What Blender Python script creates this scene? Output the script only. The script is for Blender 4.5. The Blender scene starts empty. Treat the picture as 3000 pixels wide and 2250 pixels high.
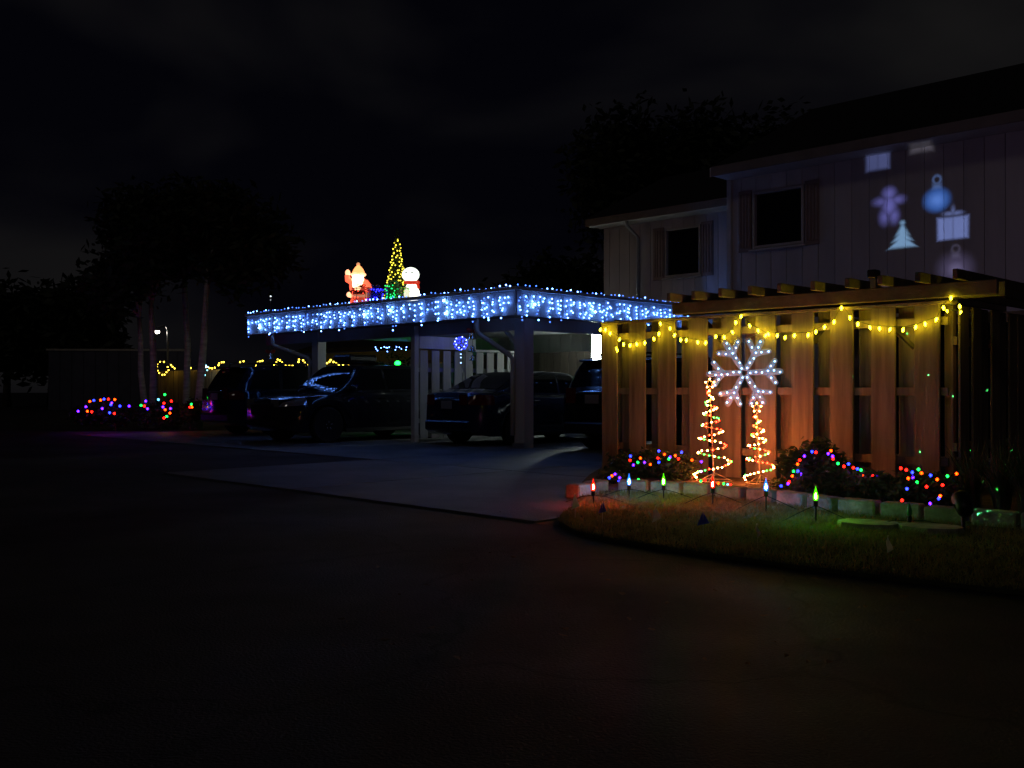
import bpy, bmesh, math, random
from mathutils import Vector, Matrix, Quaternion
random.seed(11)
RAD = math.radians
S2 = math.sqrt(2.0)
scene = bpy.context.scene
col = scene.collection

# ------------------------------------------------------------------ camera
H, F, HY = 1.10, 2900.0, 1140.0
PITCH = math.atan((HY - 1125.0) / F)
cam_d = bpy.data.cameras.new('camera')
cam = bpy.data.objects.new('camera', cam_d); col.objects.link(cam)
cam.location = (0, 0, H); cam.rotation_euler = (RAD(90) + PITCH, 0, 0)
cam_d.sensor_width = 36.0; cam_d.lens = 36.0 * F / 3000.0
cam_d.clip_start = 0.05; cam_d.clip_end = 600.0
scene.camera = cam

# ------------------------------------------------------------------ sky: a dark night with thin town-lit cloud
world = bpy.data.worlds.new('World'); scene.world = world; world.use_nodes = True
nt = world.node_tree; nt.nodes.clear()
w_out = nt.nodes.new('ShaderNodeOutputWorld'); w_bg = nt.nodes.new('ShaderNodeBackground')
w_tc = nt.nodes.new('ShaderNodeTexCoord'); w_map = nt.nodes.new('ShaderNodeMapping')
w_map.inputs['Scale'].default_value = (1.0, 1.0, 2.1); w_map.inputs['Location'].default_value = (9.1, 2.5, 1.4)
w_n = nt.nodes.new('ShaderNodeTexNoise'); w_n.inputs['Scale'].default_value = 2.6
w_n.inputs['Detail'].default_value = 3.5; w_n.inputs['Roughness'].default_value = 0.5; w_n.inputs['Distortion'].default_value = 0.25
w_r = nt.nodes.new('ShaderNodeValToRGB')
w_r.color_ramp.elements[0].position = 0.44; w_r.color_ramp.elements[0].color = (0.0009, 0.0009, 0.0021, 1)
w_r.color_ramp.elements[1].position = 0.80; w_r.color_ramp.elements[1].color = (0.0078, 0.0074, 0.0074, 1)
nt.links.new(w_tc.outputs['Generated'], w_map.inputs['Vector']); nt.links.new(w_map.outputs['Vector'], w_n.inputs['Vector'])
nt.links.new(w_n.outputs['Fac'], w_r.inputs['Fac']); nt.links.new(w_r.outputs['Color'], w_bg.inputs['Color'])
w_bg.inputs['Strength'].default_value = 1.0
nt.links.new(w_bg.outputs['Background'], w_out.inputs['Surface'])

# very weak added sun lamp from behind the camera, standing in for town glow
sun_d = bpy.data.lights.new('glow_fill', 'SUN'); sun = bpy.data.objects.new('glow_fill', sun_d); col.objects.link(sun)
sun_d.energy = 0.032; sun_d.angle = RAD(9); sun_d.color = (1.0, 0.88, 0.80)
sun.rotation_euler = Vector((0.42, 0.72, -0.55)).to_track_quat('-Z', 'Y').to_euler()

scene.view_settings.view_transform = 'Standard'; scene.view_settings.look = 'None'
scene.view_settings.exposure = 0.0; scene.view_settings.gamma = 1.0; scene.view_settings.use_curve_mapping = False
cy = scene.cycles
cy.use_denoising = True
try: cy.denoiser = 'OPENIMAGEDENOISE'
except Exception: pass
cy.max_bounces = 4; cy.diffuse_bounces = 1; cy.glossy_bounces = 2; cy.transmission_bounces = 4; cy.transparent_max_bounces = 12
cy.sample_clamp_indirect = 2.0; cy.use_light_tree = True
cy.caustics_reflective = False; cy.caustics_refractive = False

# ------------------------------------------------------------------ pixel -> place helpers (photo pixels, real planes)
_fw = Vector((0, math.cos(PITCH), math.sin(PITCH))); _up = Vector((0, -math.sin(PITCH), math.cos(PITCH)))
def ray(px, py):
    return _fw + Vector((1, 0, 0)) * ((px - 1500.0) / F) + _up * ((1125.0 - py) / F)
def at_depth(px, py, Y):
    d = ray(px, py); t = Y / d.y
    return Vector((d.x * t, d.y * t, H + d.z * t))
def on_ground(px, py, z=0.0):
    d = ray(px, py); t = (z - H) / d.z
    return Vector((d.x * t, d.y * t, z))
def on_u(px, py, u):                      # vertical plane parallel to the fence and the house front
    d = ray(px, py); t = u * S2 / (d.x + d.y)
    return Vector((d.x * t, d.y * t, H + d.z * t))
def on_w(px, py, w):                      # vertical plane parallel to the carport side
    d = ray(px, py); t = w * S2 / (d.y - d.x)
    return Vector((d.x * t, d.y * t, H + d.z * t))
def uw(u, w, z=0.0):
    return Vector(((u - w) / S2, (u + w) / S2, z))
def w_of(p): return (p.y - p.x) / S2
def u_of(p): return (p.y + p.x) / S2

# ------------------------------------------------------------------ materials
MATS = {}
def pmat(name, c, rough=0.8, var=0.25, scale=6.0, bump=0.0, bscale=60.0, stretch=(1, 1, 1), spec=0.4, metal=0.0, coat=0.0, c2=None, rnd=0.0):
    if name in MATS: return MATS[name]
    m = bpy.data.materials.new(name); m.use_nodes = True; t = m.node_tree; n = t.nodes
    b = n['Principled BSDF']
    b.inputs['Roughness'].default_value = rough; b.inputs['Metallic'].default_value = metal
    b.inputs['Specular IOR Level'].default_value = spec; b.inputs['Coat Weight'].default_value = coat
    b.inputs['Coat Roughness'].default_value = 0.015
    tc = n.new('ShaderNodeTexCoord'); mp = n.new('ShaderNodeMapping'); mp.inputs['Scale'].default_value = stretch
    t.links.new(tc.outputs['Object'], mp.inputs['Vector'])
    vec = mp.outputs['Vector']
    if rnd:
        oi = n.new('ShaderNodeObjectInfo'); ml = n.new('ShaderNodeVectorMath'); ml.operation = 'ADD'
        sc = n.new('ShaderNodeMath'); sc.operation = 'MULTIPLY'; sc.inputs[1].default_value = 37.0
        t.links.new(oi.outputs['Random'], sc.inputs[0]); t.links.new(mp.outputs['Vector'], ml.inputs[0]); t.links.new(sc.outputs[0], ml.inputs[1])
        vec = ml.outputs['Vector']
    if var > 0:
        nz = n.new('ShaderNodeTexNoise'); nz.inputs['Scale'].default_value = scale; nz.inputs['Detail'].default_value = 6.0
        nz.inputs['Roughness'].default_value = 0.62
        t.links.new(vec, nz.inputs['Vector'])
        rp = n.new('ShaderNodeValToRGB'); rp.color_ramp.elements[0].position = 0.3; rp.color_ramp.elements[1].position = 0.7
        lo = [x * (1 - var) for x in c]; hi = [min(1, x * (1 + var)) for x in c]
        if c2: lo = c2
        rp.color_ramp.elements[0].color = (*lo, 1); rp.color_ramp.elements[1].color = (*hi, 1)
        t.links.new(nz.outputs['Fac'], rp.inputs['Fac'])
        src = rp.outputs['Color']
        if rnd:
            hs = n.new('ShaderNodeHueSaturation'); mr = n.new('ShaderNodeMapRange')
            mr.inputs['To Min'].default_value = 1 - rnd; mr.inputs['To Max'].default_value = 1 + rnd
            t.links.new(oi.outputs['Random'], mr.inputs['Value']); t.links.new(mr.outputs['Result'], hs.inputs['Value'])
            t.links.new(src, hs.inputs['Color']); src = hs.outputs['Color']
        t.links.new(src, b.inputs['Base Color'])
    else:
        b.inputs['Base Color'].default_value = (*c, 1)
    if bump > 0:
        n2 = n.new('ShaderNodeTexNoise'); n2.inputs['Scale'].default_value = bscale; n2.inputs['Detail'].default_value = 5
        t.links.new(vec, n2.inputs['Vector'])
        bp = n.new('ShaderNodeBump'); bp.inputs['Strength'].default_value = bump; bp.inputs['Distance'].default_value = 0.02
        t.links.new(n2.outputs['Fac'], bp.inputs['Height']); t.links.new(bp.outputs['Normal'], b.inputs['Normal'])
    MATS[name] = m; return m
def emat(name, c, s):
    if name in MATS: return MATS[name]
    m = bpy.data.materials.new(name); m.use_nodes = True; t = m.node_tree; t.nodes.clear()
    o = t.nodes.new('ShaderNodeOutputMaterial'); e = t.nodes.new('ShaderNodeEmission')
    e.inputs['Color'].default_value = (*c, 1); e.inputs['Strength'].default_value = s
    t.links.new(e.outputs[0], o.inputs['Surface']); MATS[name] = m; return m
def glow_plastic(name, c, e, s, rough=0.4):
    """translucent blow-moulded plastic that glows by itself"""
    if name in MATS: return MATS[name]
    m = bpy.data.materials.new(name); m.use_nodes = True; b = m.node_tree.nodes['Principled BSDF']
    b.inputs['Base Color'].default_value = (*c, 1); b.inputs['Roughness'].default_value = rough
    b.inputs['Emission Color'].default_value = (*e, 1); b.inputs['Emission Strength'].default_value = s  # emission on the shell replaces an inner lamp
    MATS[name] = m; return m
def film(name, c, alpha, rough=0.15):
    if name in MATS: return MATS[name]
    m = bpy.data.materials.new(name); m.use_nodes = True; t = m.node_tree; b = t.nodes['Principled BSDF']
    b.inputs['Base Color'].default_value = (*c, 1); b.inputs['Roughness'].default_value = rough; b.inputs['Alpha'].default_value = alpha
    nz = t.nodes.new('ShaderNodeTexNoise'); nz.inputs['Scale'].default_value = 90.0
    tc = t.nodes.new('ShaderNodeTexCoord'); t.links.new(tc.outputs['Object'], nz.inputs['Vector'])
    bp = t.nodes.new('ShaderNodeBump'); bp.inputs['Strength'].default_value = 0.8; bp.inputs['Distance'].default_value = 0.02
    t.links.new(nz.outputs['Fac'], bp.inputs['Height']); t.links.new(bp.outputs['Normal'], b.inputs['Normal'])
    MATS[name] = m; return m

M_ASPH = pmat('asphalt', (0.036, 0.034, 0.034), 0.50, 0.6, 0.8, 0.8, 70)
M_CONC = pmat('driveway_concrete', (0.115, 0.115, 0.118), 0.58, 0.5, 0.8, 0.5, 60)
M_GRASS = pmat('grass_blade', (0.17, 0.175, 0.07), 0.7, 0.45, 3.0, c2=(0.18, 0.13, 0.06))
M_SOIL = pmat('soil', (0.075, 0.05, 0.034), 0.95, 0.5, 9, 0.9, 40)
M_FENCE = pmat('fence_wood', (0.285, 0.205, 0.15), 0.72, 0.42, 9.0, 0.45, 40, (1, 1, 0.07), rnd=0.20)
M_PERG = pmat('pergola_wood', (0.17, 0.13, 0.085), 0.75, 0.35, 5.0, 0.3, 30, rnd=0.12)
M_SIDING = pmat('siding_paint', (0.52, 0.48, 0.47), 0.7, 0.10, 2.5, 0.12, 40, (1, 1, 0.2), rnd=0.05)
M_TRIM = pmat('trim_paint', (0.50, 0.46, 0.42), 0.6, 0.10, 3.0, 0.1, 40, rnd=0.05)
M_SHUT = pmat('shutter_paint', (0.30, 0.22, 0.19), 0.6, 0.15, 4.0, 0.1, 40, rnd=0.05)
M_EAVE = pmat('eave_paint', (0.20, 0.165, 0.14), 0.7, 0.15, 3.0)
M_ROOF = pmat('shingle', (0.035, 0.033, 0.033), 0.95, 0.4, 12, 0.6, 60)
M_GLASS = pmat('window_glass', (0.006, 0.006, 0.008), 0.06, 0, spec=0.5)
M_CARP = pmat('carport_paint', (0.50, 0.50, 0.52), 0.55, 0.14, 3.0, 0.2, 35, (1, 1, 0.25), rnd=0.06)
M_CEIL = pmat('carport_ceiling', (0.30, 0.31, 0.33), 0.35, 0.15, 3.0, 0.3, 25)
M_BWALL = pmat('back_wall_siding', (0.55, 0.55, 0.50), 0.7, 0.1, 2.5, 0.1, 40, (1, 1, 0.2), rnd=0.05)
M_DIV = pmat('divider_slats', (0.40, 0.40, 0.38), 0.7, 0.15, 4.0, 0.2, 35, (1, 1, 0.12), rnd=0.10)
M_PIPE = pmat('downspout_paint', (0.42, 0.42, 0.42), 0.4, 0.1, 4)
M_BLOCK = pmat('edging_concrete', (0.30, 0.27, 0.235), 0.85, 0.45, 7, 0.7, 50, rnd=0.25)
M_LEAF = pmat('shrub_leaf', (0.055, 0.085, 0.035), 0.55, 0.5, 9)
M_LEAF2 = pmat('tree_leaf', (0.035, 0.048, 0.024), 0.6, 0.5, 3)
M_FLOWER = pmat('flower_petal', (0.45, 0.36, 0.33), 0.7, 0.2, 20)
M_BARK = pmat('bark', (0.52, 0.49, 0.44), 0.9, 0.4, 3, 0.6, 20, (1, 1, 5))
M_BARKD = pmat('dark_bark', (0.10, 0.085, 0.07), 0.9, 0.4, 4, 0.5, 20)
M_WIRE = pmat('green_wire', (0.012, 0.02, 0.012), 0.5, 0)
M_WIREW = pmat('white_wire', (0.45, 0.45, 0.45), 0.5, 0)
M_BLACK = pmat('black_plastic', (0.012, 0.012, 0.013), 0.45, 0)
M_RUB = pmat('tyre_rubber', (0.012, 0.012, 0.012), 0.85, 0.2, 20)
M_RIM = pmat('alloy', (0.45, 0.45, 0.47), 0.3, 0, metal=0.8)
M_CHROME = pmat('chrome', (0.75, 0.75, 0.77), 0.12, 0, metal=1.0)
M_PLATE = pmat('plate', (0.22, 0.22, 0.22), 0.5, 0.1, 30)
M_REDL = pmat('tail_lens', (0.10, 0.006, 0.006), 0.12, 0, coat=0.6)
M_LENS = pmat('head_lens', (0.30, 0.31, 0.33), 0.08, 0, coat=1.0, metal=0.5)
M_CGL = pmat('car_glass', (0.006, 0.007, 0.008), 0.015, 0, spec=0.10)
M_STEEL = pmat('galvanised', (0.5, 0.5, 0.52), 0.35, 0, metal=0.9)
M_FLAGW = pmat('white_flag', (0.80, 0.76, 0.70), 0.7, 0.1, 20)
def see_through(m, k):
    """thin leaf, blade or cloth: part of the light passes through"""
    t = m.node_tree; b = t.nodes['Principled BSDF']; o = t.nodes['Material Output']
    tr = t.nodes.new('ShaderNodeBsdfTranslucent'); mx = t.nodes.new('ShaderNodeMixShader'); mx.inputs[0].default_value = k
    src = b.inputs['Base Color'].links
    if src: t.links.new(src[0].from_socket, tr.inputs['Color'])
    else: tr.inputs['Color'].default_value = b.inputs['Base Color'].default_value
    t.links.new(b.outputs[0], mx.inputs[1]); t.links.new(tr.outputs[0], mx.inputs[2]); t.links.new(mx.outputs[0], o.inputs['Surface'])
M_FLAGB = pmat('blue_flag', (0.08, 0.10, 0.45), 0.7, 0.1, 20)

for m_, k_ in ((M_GRASS, .5), (M_LEAF, .35), (M_FLAGW, .45), (M_FLAGB, .45)): see_through(m_, k_)
# worn asphalt: sheen varies from patch to patch, hairline cracks
_t = M_ASPH.node_tree; _b = _t.nodes['Principled BSDF']; _tc = _t.nodes.new('ShaderNodeTexCoord')
_n = _t.nodes.new('ShaderNodeTexNoise'); _n.inputs['Scale'].default_value = .55; _n.inputs['Detail'].default_value = 7; _t.links.new(_tc.outputs['Object'], _n.inputs['Vector'])
_r = _t.nodes.new('ShaderNodeMapRange'); _r.inputs['From Min'].default_value = .35; _r.inputs['From Max'].default_value = .68; _r.inputs['To Min'].default_value = .68; _r.inputs['To Max'].default_value = .95
_t.links.new(_n.outputs['Fac'], _r.inputs['Value']); _t.links.new(_r.outputs['Result'], _b.inputs['Roughness'])
_d = _t.nodes.new('ShaderNodeTexNoise'); _d.inputs['Scale'].default_value = 1.2; _d.inputs['Detail'].default_value = 4; _t.links.new(_tc.outputs['Object'], _d.inputs['Vector'])
_a = _t.nodes.new('ShaderNodeVectorMath'); _a.operation = 'ADD'; _t.links.new(_tc.outputs['Object'], _a.inputs[0]); _t.links.new(_d.outputs['Color'], _a.inputs[1])
_v = _t.nodes.new('ShaderNodeTexVoronoi'); _v.feature = 'DISTANCE_TO_EDGE'; _v.inputs['Scale'].default_value = .42; _t.links.new(_a.outputs[0], _v.inputs['Vector'])
_k = _t.nodes.new('ShaderNodeMapRange'); _k.inputs['From Min'].default_value = .0; _k.inputs['From Max'].default_value = .012; _k.inputs['To Min'].default_value = .45; _k.inputs['To Max'].default_value = 1.0; _t.links.new(_v.outputs['Distance'], _k.inputs['Value'])
_m = _t.nodes.new('ShaderNodeVectorMath'); _m.operation = 'SCALE'; _src = _b.inputs['Base Color'].links[0].from_socket
_t.links.new(_src, _m.inputs[0]); _t.links.new(_k.outputs['Result'], _m.inputs['Scale']); _t.links.new(_m.outputs[0], _b.inputs['Base Color'])
# ------------------------------------------------------------------ mesh helpers
def link(name, me, parent=None, loc=None, rot=None):
    o = bpy.data.objects.new(name, me); col.objects.link(o)
    if parent is not None: o.parent = parent
    if loc is not None: o.location = loc
    if rot is not None: o.rotation_euler = rot
    return o
def mesh_from(name, verts, faces, mat, smooth=False):
    me = bpy.data.meshes.new(name); me.from_pydata([tuple(v) for v in verts], [], faces); me.update()
    if mat: me.materials.append(mat)
    if smooth: me.polygons.foreach_set('use_smooth', [True] * len(me.polygons))
    return me
def tag(o, label=None, cat=None, group=None, kind=None):
    if label: o['label'] = label
    if cat: o['category'] = cat
    if group: o['group'] = group
    if kind: o['kind'] = kind
    return o
def thing(name, label, cat, loc=(0, 0, 0), rotz=0.0, group=None):
    o = link(name, None, None, loc, (0, 0, rotz)); o.empty_display_size = 0.1
    return tag(o, label, cat, group)
def box_data(cx, cyy, cz, sx, sy, sz, ch=0.0):
    """axis-aligned box with optional chamfer, as verts/faces"""
    hx, hy, hz = sx / 2, sy / 2, sz / 2
    if ch <= 0:
        v = [(cx + a * hx, cyy + b * hy, cz + c * hz) for c in (-1, 1) for a, b in ((-1, -1), (1, -1), (1, 1), (-1, 1))]
        return v, [(3, 2, 1, 0), (4, 5, 6, 7), (0, 1, 5, 4), (1, 2, 6, 5), (2, 3, 7, 6), (3, 0, 4, 7)]
    ch = min(ch, hx * .6, hy * .6, hz * .6)
    bm = bmesh.new(); bmesh.ops.create_cube(bm, size=1)
    for vv in bm.verts: vv.co = Vector((vv.co.x * sx, vv.co.y * sy, vv.co.z * sz)) + Vector((cx, cyy, cz))
    bmesh.ops.bevel(bm, geom=bm.edges[:], offset=ch, segments=1, affect='EDGES')
    bm.verts.index_update()
    v = [tuple(x.co) for x in bm.verts]; f = [tuple(q.index for q in p.verts) for p in bm.faces]; bm.free()
    return v, f
def box(name, parent, c, s, mat, ch=0.0, rot=None, loc=None):
    if rot is None and loc is None:
        me = mesh_from(name, *box_data(0, 0, 0, *s, ch), mat)
        return link(name, me, parent, c)
    me = mesh_from(name, *box_data(*c, *s, ch), mat)
    return link(name, me, parent, loc or (0, 0, 0), rot)
class MB:
    def __init__(self): self.v = []; self.f = []
    def add(self, v, f):
        n = len(self.v); self.v += [tuple(x) for x in v]; self.f += [tuple(i + n for i in q) for q in f]; return self
    def box(self, c, s, ch=0.0): return self.add(*box_data(*c, *s, ch))
    def tube(self, pts, r, seg=6, closed=False):
        pts = [Vector(p) for p in pts]; rs = r if isinstance(r, (list, tuple)) else [r] * len(pts)
        n = len(pts); rings = []; prev = None
        for i, p in enumerate(pts):
            a = pts[max(i - 1, 0)]; b = pts[min(i + 1, n - 1)]
            if closed: a = pts[(i - 1) % n]; b = pts[(i + 1) % n]
            d = (b - a)
            d = d.normalized() if d.length > 1e-9 else Vector((0, 0, 1))
            if prev is None:
                x = d.cross(Vector((0, 0, 1)))
                if x.length < 1e-3: x = d.cross(Vector((1, 0, 0)))
            else: x = prev - d * prev.dot(d)
            x.normalize(); prev = x; y = d.cross(x)
            rings.append([p + (x * math.cos(2 * math.pi * k / seg) + y * math.sin(2 * math.pi * k / seg)) * rs[i] for k in range(seg)])
        v = [q for rr in rings for q in rr]; f = []
        m = n if closed else n - 1
        for i in range(m):
            j = (i + 1) % n
            for k in range(seg): f.append((i * seg + k, i * seg + (k + 1) % seg, j * seg + (k + 1) % seg, j * seg + k))
        if not closed:
            f.append(tuple(range(seg))[::-1]); f.append(tuple((n - 1) * seg + k for k in range(seg)))
        return self.add(v, f)
    def lathe(self, prof, seg=10, c=(0, 0, 0)):
        v = []; f = []
        for r, z in prof:
            for k in range(seg): v.append((c[0] + r * math.cos(2 * math.pi * k / seg), c[1] + r * math.sin(2 * math.pi * k / seg), c[2] + z))
        for i in range(len(prof) - 1):
            for k in range(seg): f.append((i * seg + k, i * seg + (k + 1) % seg, (i + 1) * seg + (k + 1) % seg, (i + 1) * seg + k))
        f.append(tuple(range(seg))[::-1]); f.append(tuple((len(prof) - 1) * seg + k for k in range(seg)))
        return self.add(v, f)
    def ell(self, c, r, seg=12, rings=8, rot=None):
        v = []; f = []
        for i in range(rings + 1):
            th = math.pi * i / rings
            for k in range(seg):
                p = Vector((r[0] * math.sin(th) * math.cos(2 * math.pi * k / seg), r[1] * math.sin(th) * math.sin(2 * math.pi * k / seg), r[2] * math.cos(th)))
                if rot: p = rot @ p
                v.append(p + Vector(c))
        for i in range(rings):
            for k in range(seg): f.append((i * seg + k, (i + 1) * seg + k, (i + 1) * seg + (k + 1) % seg, i * seg + (k + 1) % seg))
        return self.add(v, f)
    def mesh(self, name, mat, smooth=False): return mesh_from(name, self.v, self.f, mat, smooth)
    def build(self, name, mat, parent=None, loc=None, rot=None, smooth=False):
        return link(name, self.mesh(name, mat, smooth), parent, loc, rot)
def poly(name, pts, z, mat, kind=None, thick=0.0):
    n = len(pts); v = [(p[0], p[1], z) for p in pts]; f = [tuple(range(n))]
    if thick > 0:
        v += [(p[0], p[1], z - thick) for p in pts]
        f += [((i + 1) % n, i, n + i, n + (i + 1) % n) for i in range(n)]
    o = link(name, mesh_from(name, v, f, mat)); bm = bmesh.new(); bm.from_mesh(o.data)
    bmesh.ops.recalc_face_normals(bm, faces=bm.faces[:])
    if bm.faces[0].normal.z < 0 and thick == 0: bmesh.ops.reverse_faces(bm, faces=bm.faces[:])
    bm.to_mesh(o.data); bm.free()
    return tag(o, kind=kind)

# ------------------------------------------------------------------ light bulbs
YEL = (1.0, 0.84, 0.013); BLU = (0.10, 0.26, 1.0)
def bulb_mesh(key, c, s, r, shape):
    nm = 'bulb_' + key
    if nm in bpy.data.meshes: return bpy.data.meshes[nm]
    m = emat('lit_' + key, c, s); b = MB()
    if shape == 'drop': b.lathe([(r * .45, 0), (r * .95, -r * 1.1), (r * .85, -r * 2.3), (r * .15, -r * 3.3)], 6)
    else: b.lathe([(r * .35, r * .92), (r, 0.25 * r), (r * .85, -r * .55), (r * .2, -r)], 6)
    return b.mesh(nm, m, True)
RGBC = {'r': ((1.0, 0.006, 0.003), 15.0), 'o': ((1.0, 0.035, 0.001), 14.0), 'g': ((0.006, 1.0, 0.06), 8.5), 'b': ((0.010, 0.018, 1.0), 17.0),
        'p': ((0.06, 0.007, 1.0), 16.0), 'a': ((0.10, 0.55, 1.0), 6.0), 'w': ((1.0, 0.86, 0.62), 6.0)}
def light_string(name, label, cat, pts, radius, wire=None, wire_r=0.004, wire_mat=None, shape='led', group=None, default=None, mats=None):
    """pts: list of (Vector, key); the wire is the thing, each bulb a part of it"""
    b = MB(); wp = wire if wire else [p[0] for p in pts]
    runs = wp if wp and isinstance(wp[0], list) else [wp]
    for rn in runs:
        if len(rn) > 1: b.tube(rn, wire_r, 4)
    root = b.build(name, wire_mat or M_WIRE); tag(root, label, cat, group)
    for p, k in pts:
        if mats and k in mats: c, s, rr, sh = mats[k]
        else: (c, s), rr, sh = RGBC[k], radius, shape
        me = bulb_mesh(k + '_%d_' % round(rr * 1e4) + sh + ('x' if mats and k in mats else ''), c, s, rr, sh)
        o = link('bulb', me, root, p)
        if sh == 'drop': o.rotation_euler = (random.uniform(-.35, .35), random.uniform(-.35, .35), 0)
    return root

# ================================================================== GROUND
g = 300.0
poly('ground', [(-g, -40), (g, -40), (g, g), (-g, g)], 0.0, M_ASPH, 'structure')
# the concrete apron and carport floor: cast in slabs with open joints
def slab(u0, u1, w0, w1):
    a = [uw(u0, w0), uw(u1, w0), uw(u1, w1), uw(u0, w1)]
    return a
drive = link('driveway', mesh_from('driveway', [(*uw(a, c)[:2], .004) for a, c in ((5.85, 5.4), (18.3, 5.4), (18.3, 23.95), (9.28, 23.95), (9.28, 12.32), (5.85, 12.32))], [(0, 1, 2, 3, 4, 5)],
             pmat('joint_filler', (0.09, 0.085, 0.08), 0.95, 0.3, 8)))
tag(drive, kind='structure')
us = [5.87, 9.3, 12.9, 18.2]; ws = [5.6, 9.3, 12.3, 15.5, 18.7, 21.6, 23.9]
for i in range(3):
    for j in range(6 if i else 2):
        box('slab', drive, uw((us[i] + us[i + 1]) / 2, (ws[j] + ws[j + 1]) / 2, .006), (us[i + 1] - us[i] - .025, ws[j + 1] - ws[j] - .025, .022), M_CONC, .006).rotation_euler = (0, 0, RAD(45))

# planting bed, lawn
edge_px = [(1712, 1462), (1760, 1452), (1830, 1449), (1920, 1452), (2014, 1460), (2110, 1468), (2200, 1477), (2296, 1489), (2375, 1500), (2458, 1512), (2550, 1520), (2642, 1528), (2759, 1540), (2880, 1550), (3000, 1560), (3150, 1575)]
edge = [on_ground(*p) for p in edge_px]
edge += [edge[-1] + Vector((1.2, -.9, 0))]
fence_a, fence_b = uw(10.3, 8.6), uw(10.3, 3.95)
poly('garden_bed', [(p.x, p.y) for p in edge] + [(6.5, 8.5), (6.5, 9.5), (fence_b.x + .6, fence_b.y + .6), (fence_b.x, fence_b.y), (fence_a.x, fence_a.y), (0.95, 12.2), (0.72, 10.8)], 0.045, M_SOIL, 'structure', .04)
lawn_out = [on_ground(*p) for p in [(1668, 1500), (1640, 1520), (1638, 1540), (1690, 1568), (1800, 1592), (2000, 1622), (2300, 1665), (2600, 1703), (3000, 1748), (3400, 1800)]]
lawn_poly = [(p.x, p.y) for p in lawn_out] + [(5.6, 5.2)] + [(p.x, p.y) for p in reversed(edge)]
poly('lawn', lawn_poly, 0.030, pmat('lawn_soil', (0.05, 0.052, 0.026), 0.95, 0.4, 8, 0.6, 50), 'structure', .026)
def inside(x, y, pg):
    c = False; n = len(pg); j = n - 1
    for i in range(n):
        if (pg[i][1] > y) != (pg[j][1] > y) and x < (pg[j][0] - pg[i][0]) * (y - pg[i][1]) / (pg[j][1] - pg[i][1]) + pg[i][0]: c = not c
        j = i
    return c
v = []; f = []
n_bl = 0
while n_bl < 52000:
    x = random.uniform(.3, 5.4); y = random.uniform(4.6, 10.4)
    if not inside(x, y, lawn_poly): continue
    if x > 3.0 and random.random() < .35: n_bl += 1; continue
    hgt = random.uniform(.018, .055); a = random.uniform(0, 6.28); l = random.uniform(0, .05); wd = random.uniform(.0025, .005)
    dx, dy = math.cos(a) * wd, math.sin(a) * wd; b2 = random.uniform(0, 6.28)
    k = len(v)
    v += [(x - dx, y - dy, .028), (x + dx, y + dy, .028), (x + math.cos(b2) * l, y + math.sin(b2) * l, .028 + hgt)]
    f.append((k, k + 1, k + 2)); n_bl += 1
tag(link('lawn_grass', mesh_from('lawn_grass', v, f, M_GRASS)), 'short green lawn grass between the road and the block edging', 'grass', kind='stuff')

# loose leaves lying on the road
v = []; f = []
for _ in range(60):
    px = random.uniform(850, 2700); py = random.uniform(1480, 1950); p = on_ground(px, py, .008)
    if inside(p.x, p.y, lawn_poly) or p.z > .02: continue
    a = random.uniform(0, 6.28); s = random.uniform(.012, .035); k = len(v)
    for q in range(5):
        t = a + q * 1.257; rr = s * (1 if q % 2 else .55)
        v.append((p.x + rr * math.cos(t), p.y + rr * math.sin(t), .010 + random.uniform(.0, .014)))
    f.append(tuple(range(k, k + 5)))
tag(link('fallen_leaves', mesh_from('fallen_leaves', v, f, pmat('dry_leaf', (.09, .06, .035), .8, .4, 30))), 'scattered dry leaves lying on the dark road', 'leaves', kind='stuff')

# block edging: each block a piece of one low border
border = thing('block_border', 'low border of pale concrete blocks curving between the lawn and the flower bed', 'garden border', edge[0])
def along(pts, step):
    out = []; acc = 0.0; want = 0.0
    for a, b in zip(pts, pts[1:]):
        L = (b - a).length
        while want <= acc + L:
            t = (want - acc) / L; out.append((a.lerp(b, t), (b - a).normalized())); want += step
        acc += L
    return out
for p, d in along(edge, .365):
    q = p - edge[0]
    o = box('block', border, (q.x - d.y * .05, q.y + d.x * .05, .080), (random.uniform(.29, .345), .16, random.uniform(.138, .152)), M_BLOCK, .014)
    o.rotation_euler = (random.uniform(-.02, .02), random.uniform(-.02, .02), math.atan2(d.y, d.x) + random.uniform(-.07, .07))
for i, (px, py) in enumerate([(2545, 1556), (2725, 1568)]):
    p = on_ground(px, py); b = MB()
    pts = [(math.cos(k * .785) * (.27 if k % 2 else .24), math.sin(k * .785) * (.17 if k % 3 else .19)) for k in range(8)]
    b.add([(x, y, 0) for x, y in pts] + [(x * .96, y * .96, .045) for x, y in pts], [tuple(range(8))[::-1], tuple(range(8, 16))] + [(k, (k + 1) % 8, 8 + (k + 1) % 8, 8 + k) for k in range(8)])
    o = b.build('stepping_stone', M_BLOCK, None, (p.x, p.y, .028), (0, 0, -.5))
    tag(o, ['flat stepping stone set in the lawn, left of the two by the block border', 'flat stepping stone set in the lawn, right of the two beside the black projector'][i], 'stepping stone', 'stepping stones in the lawn')

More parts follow.
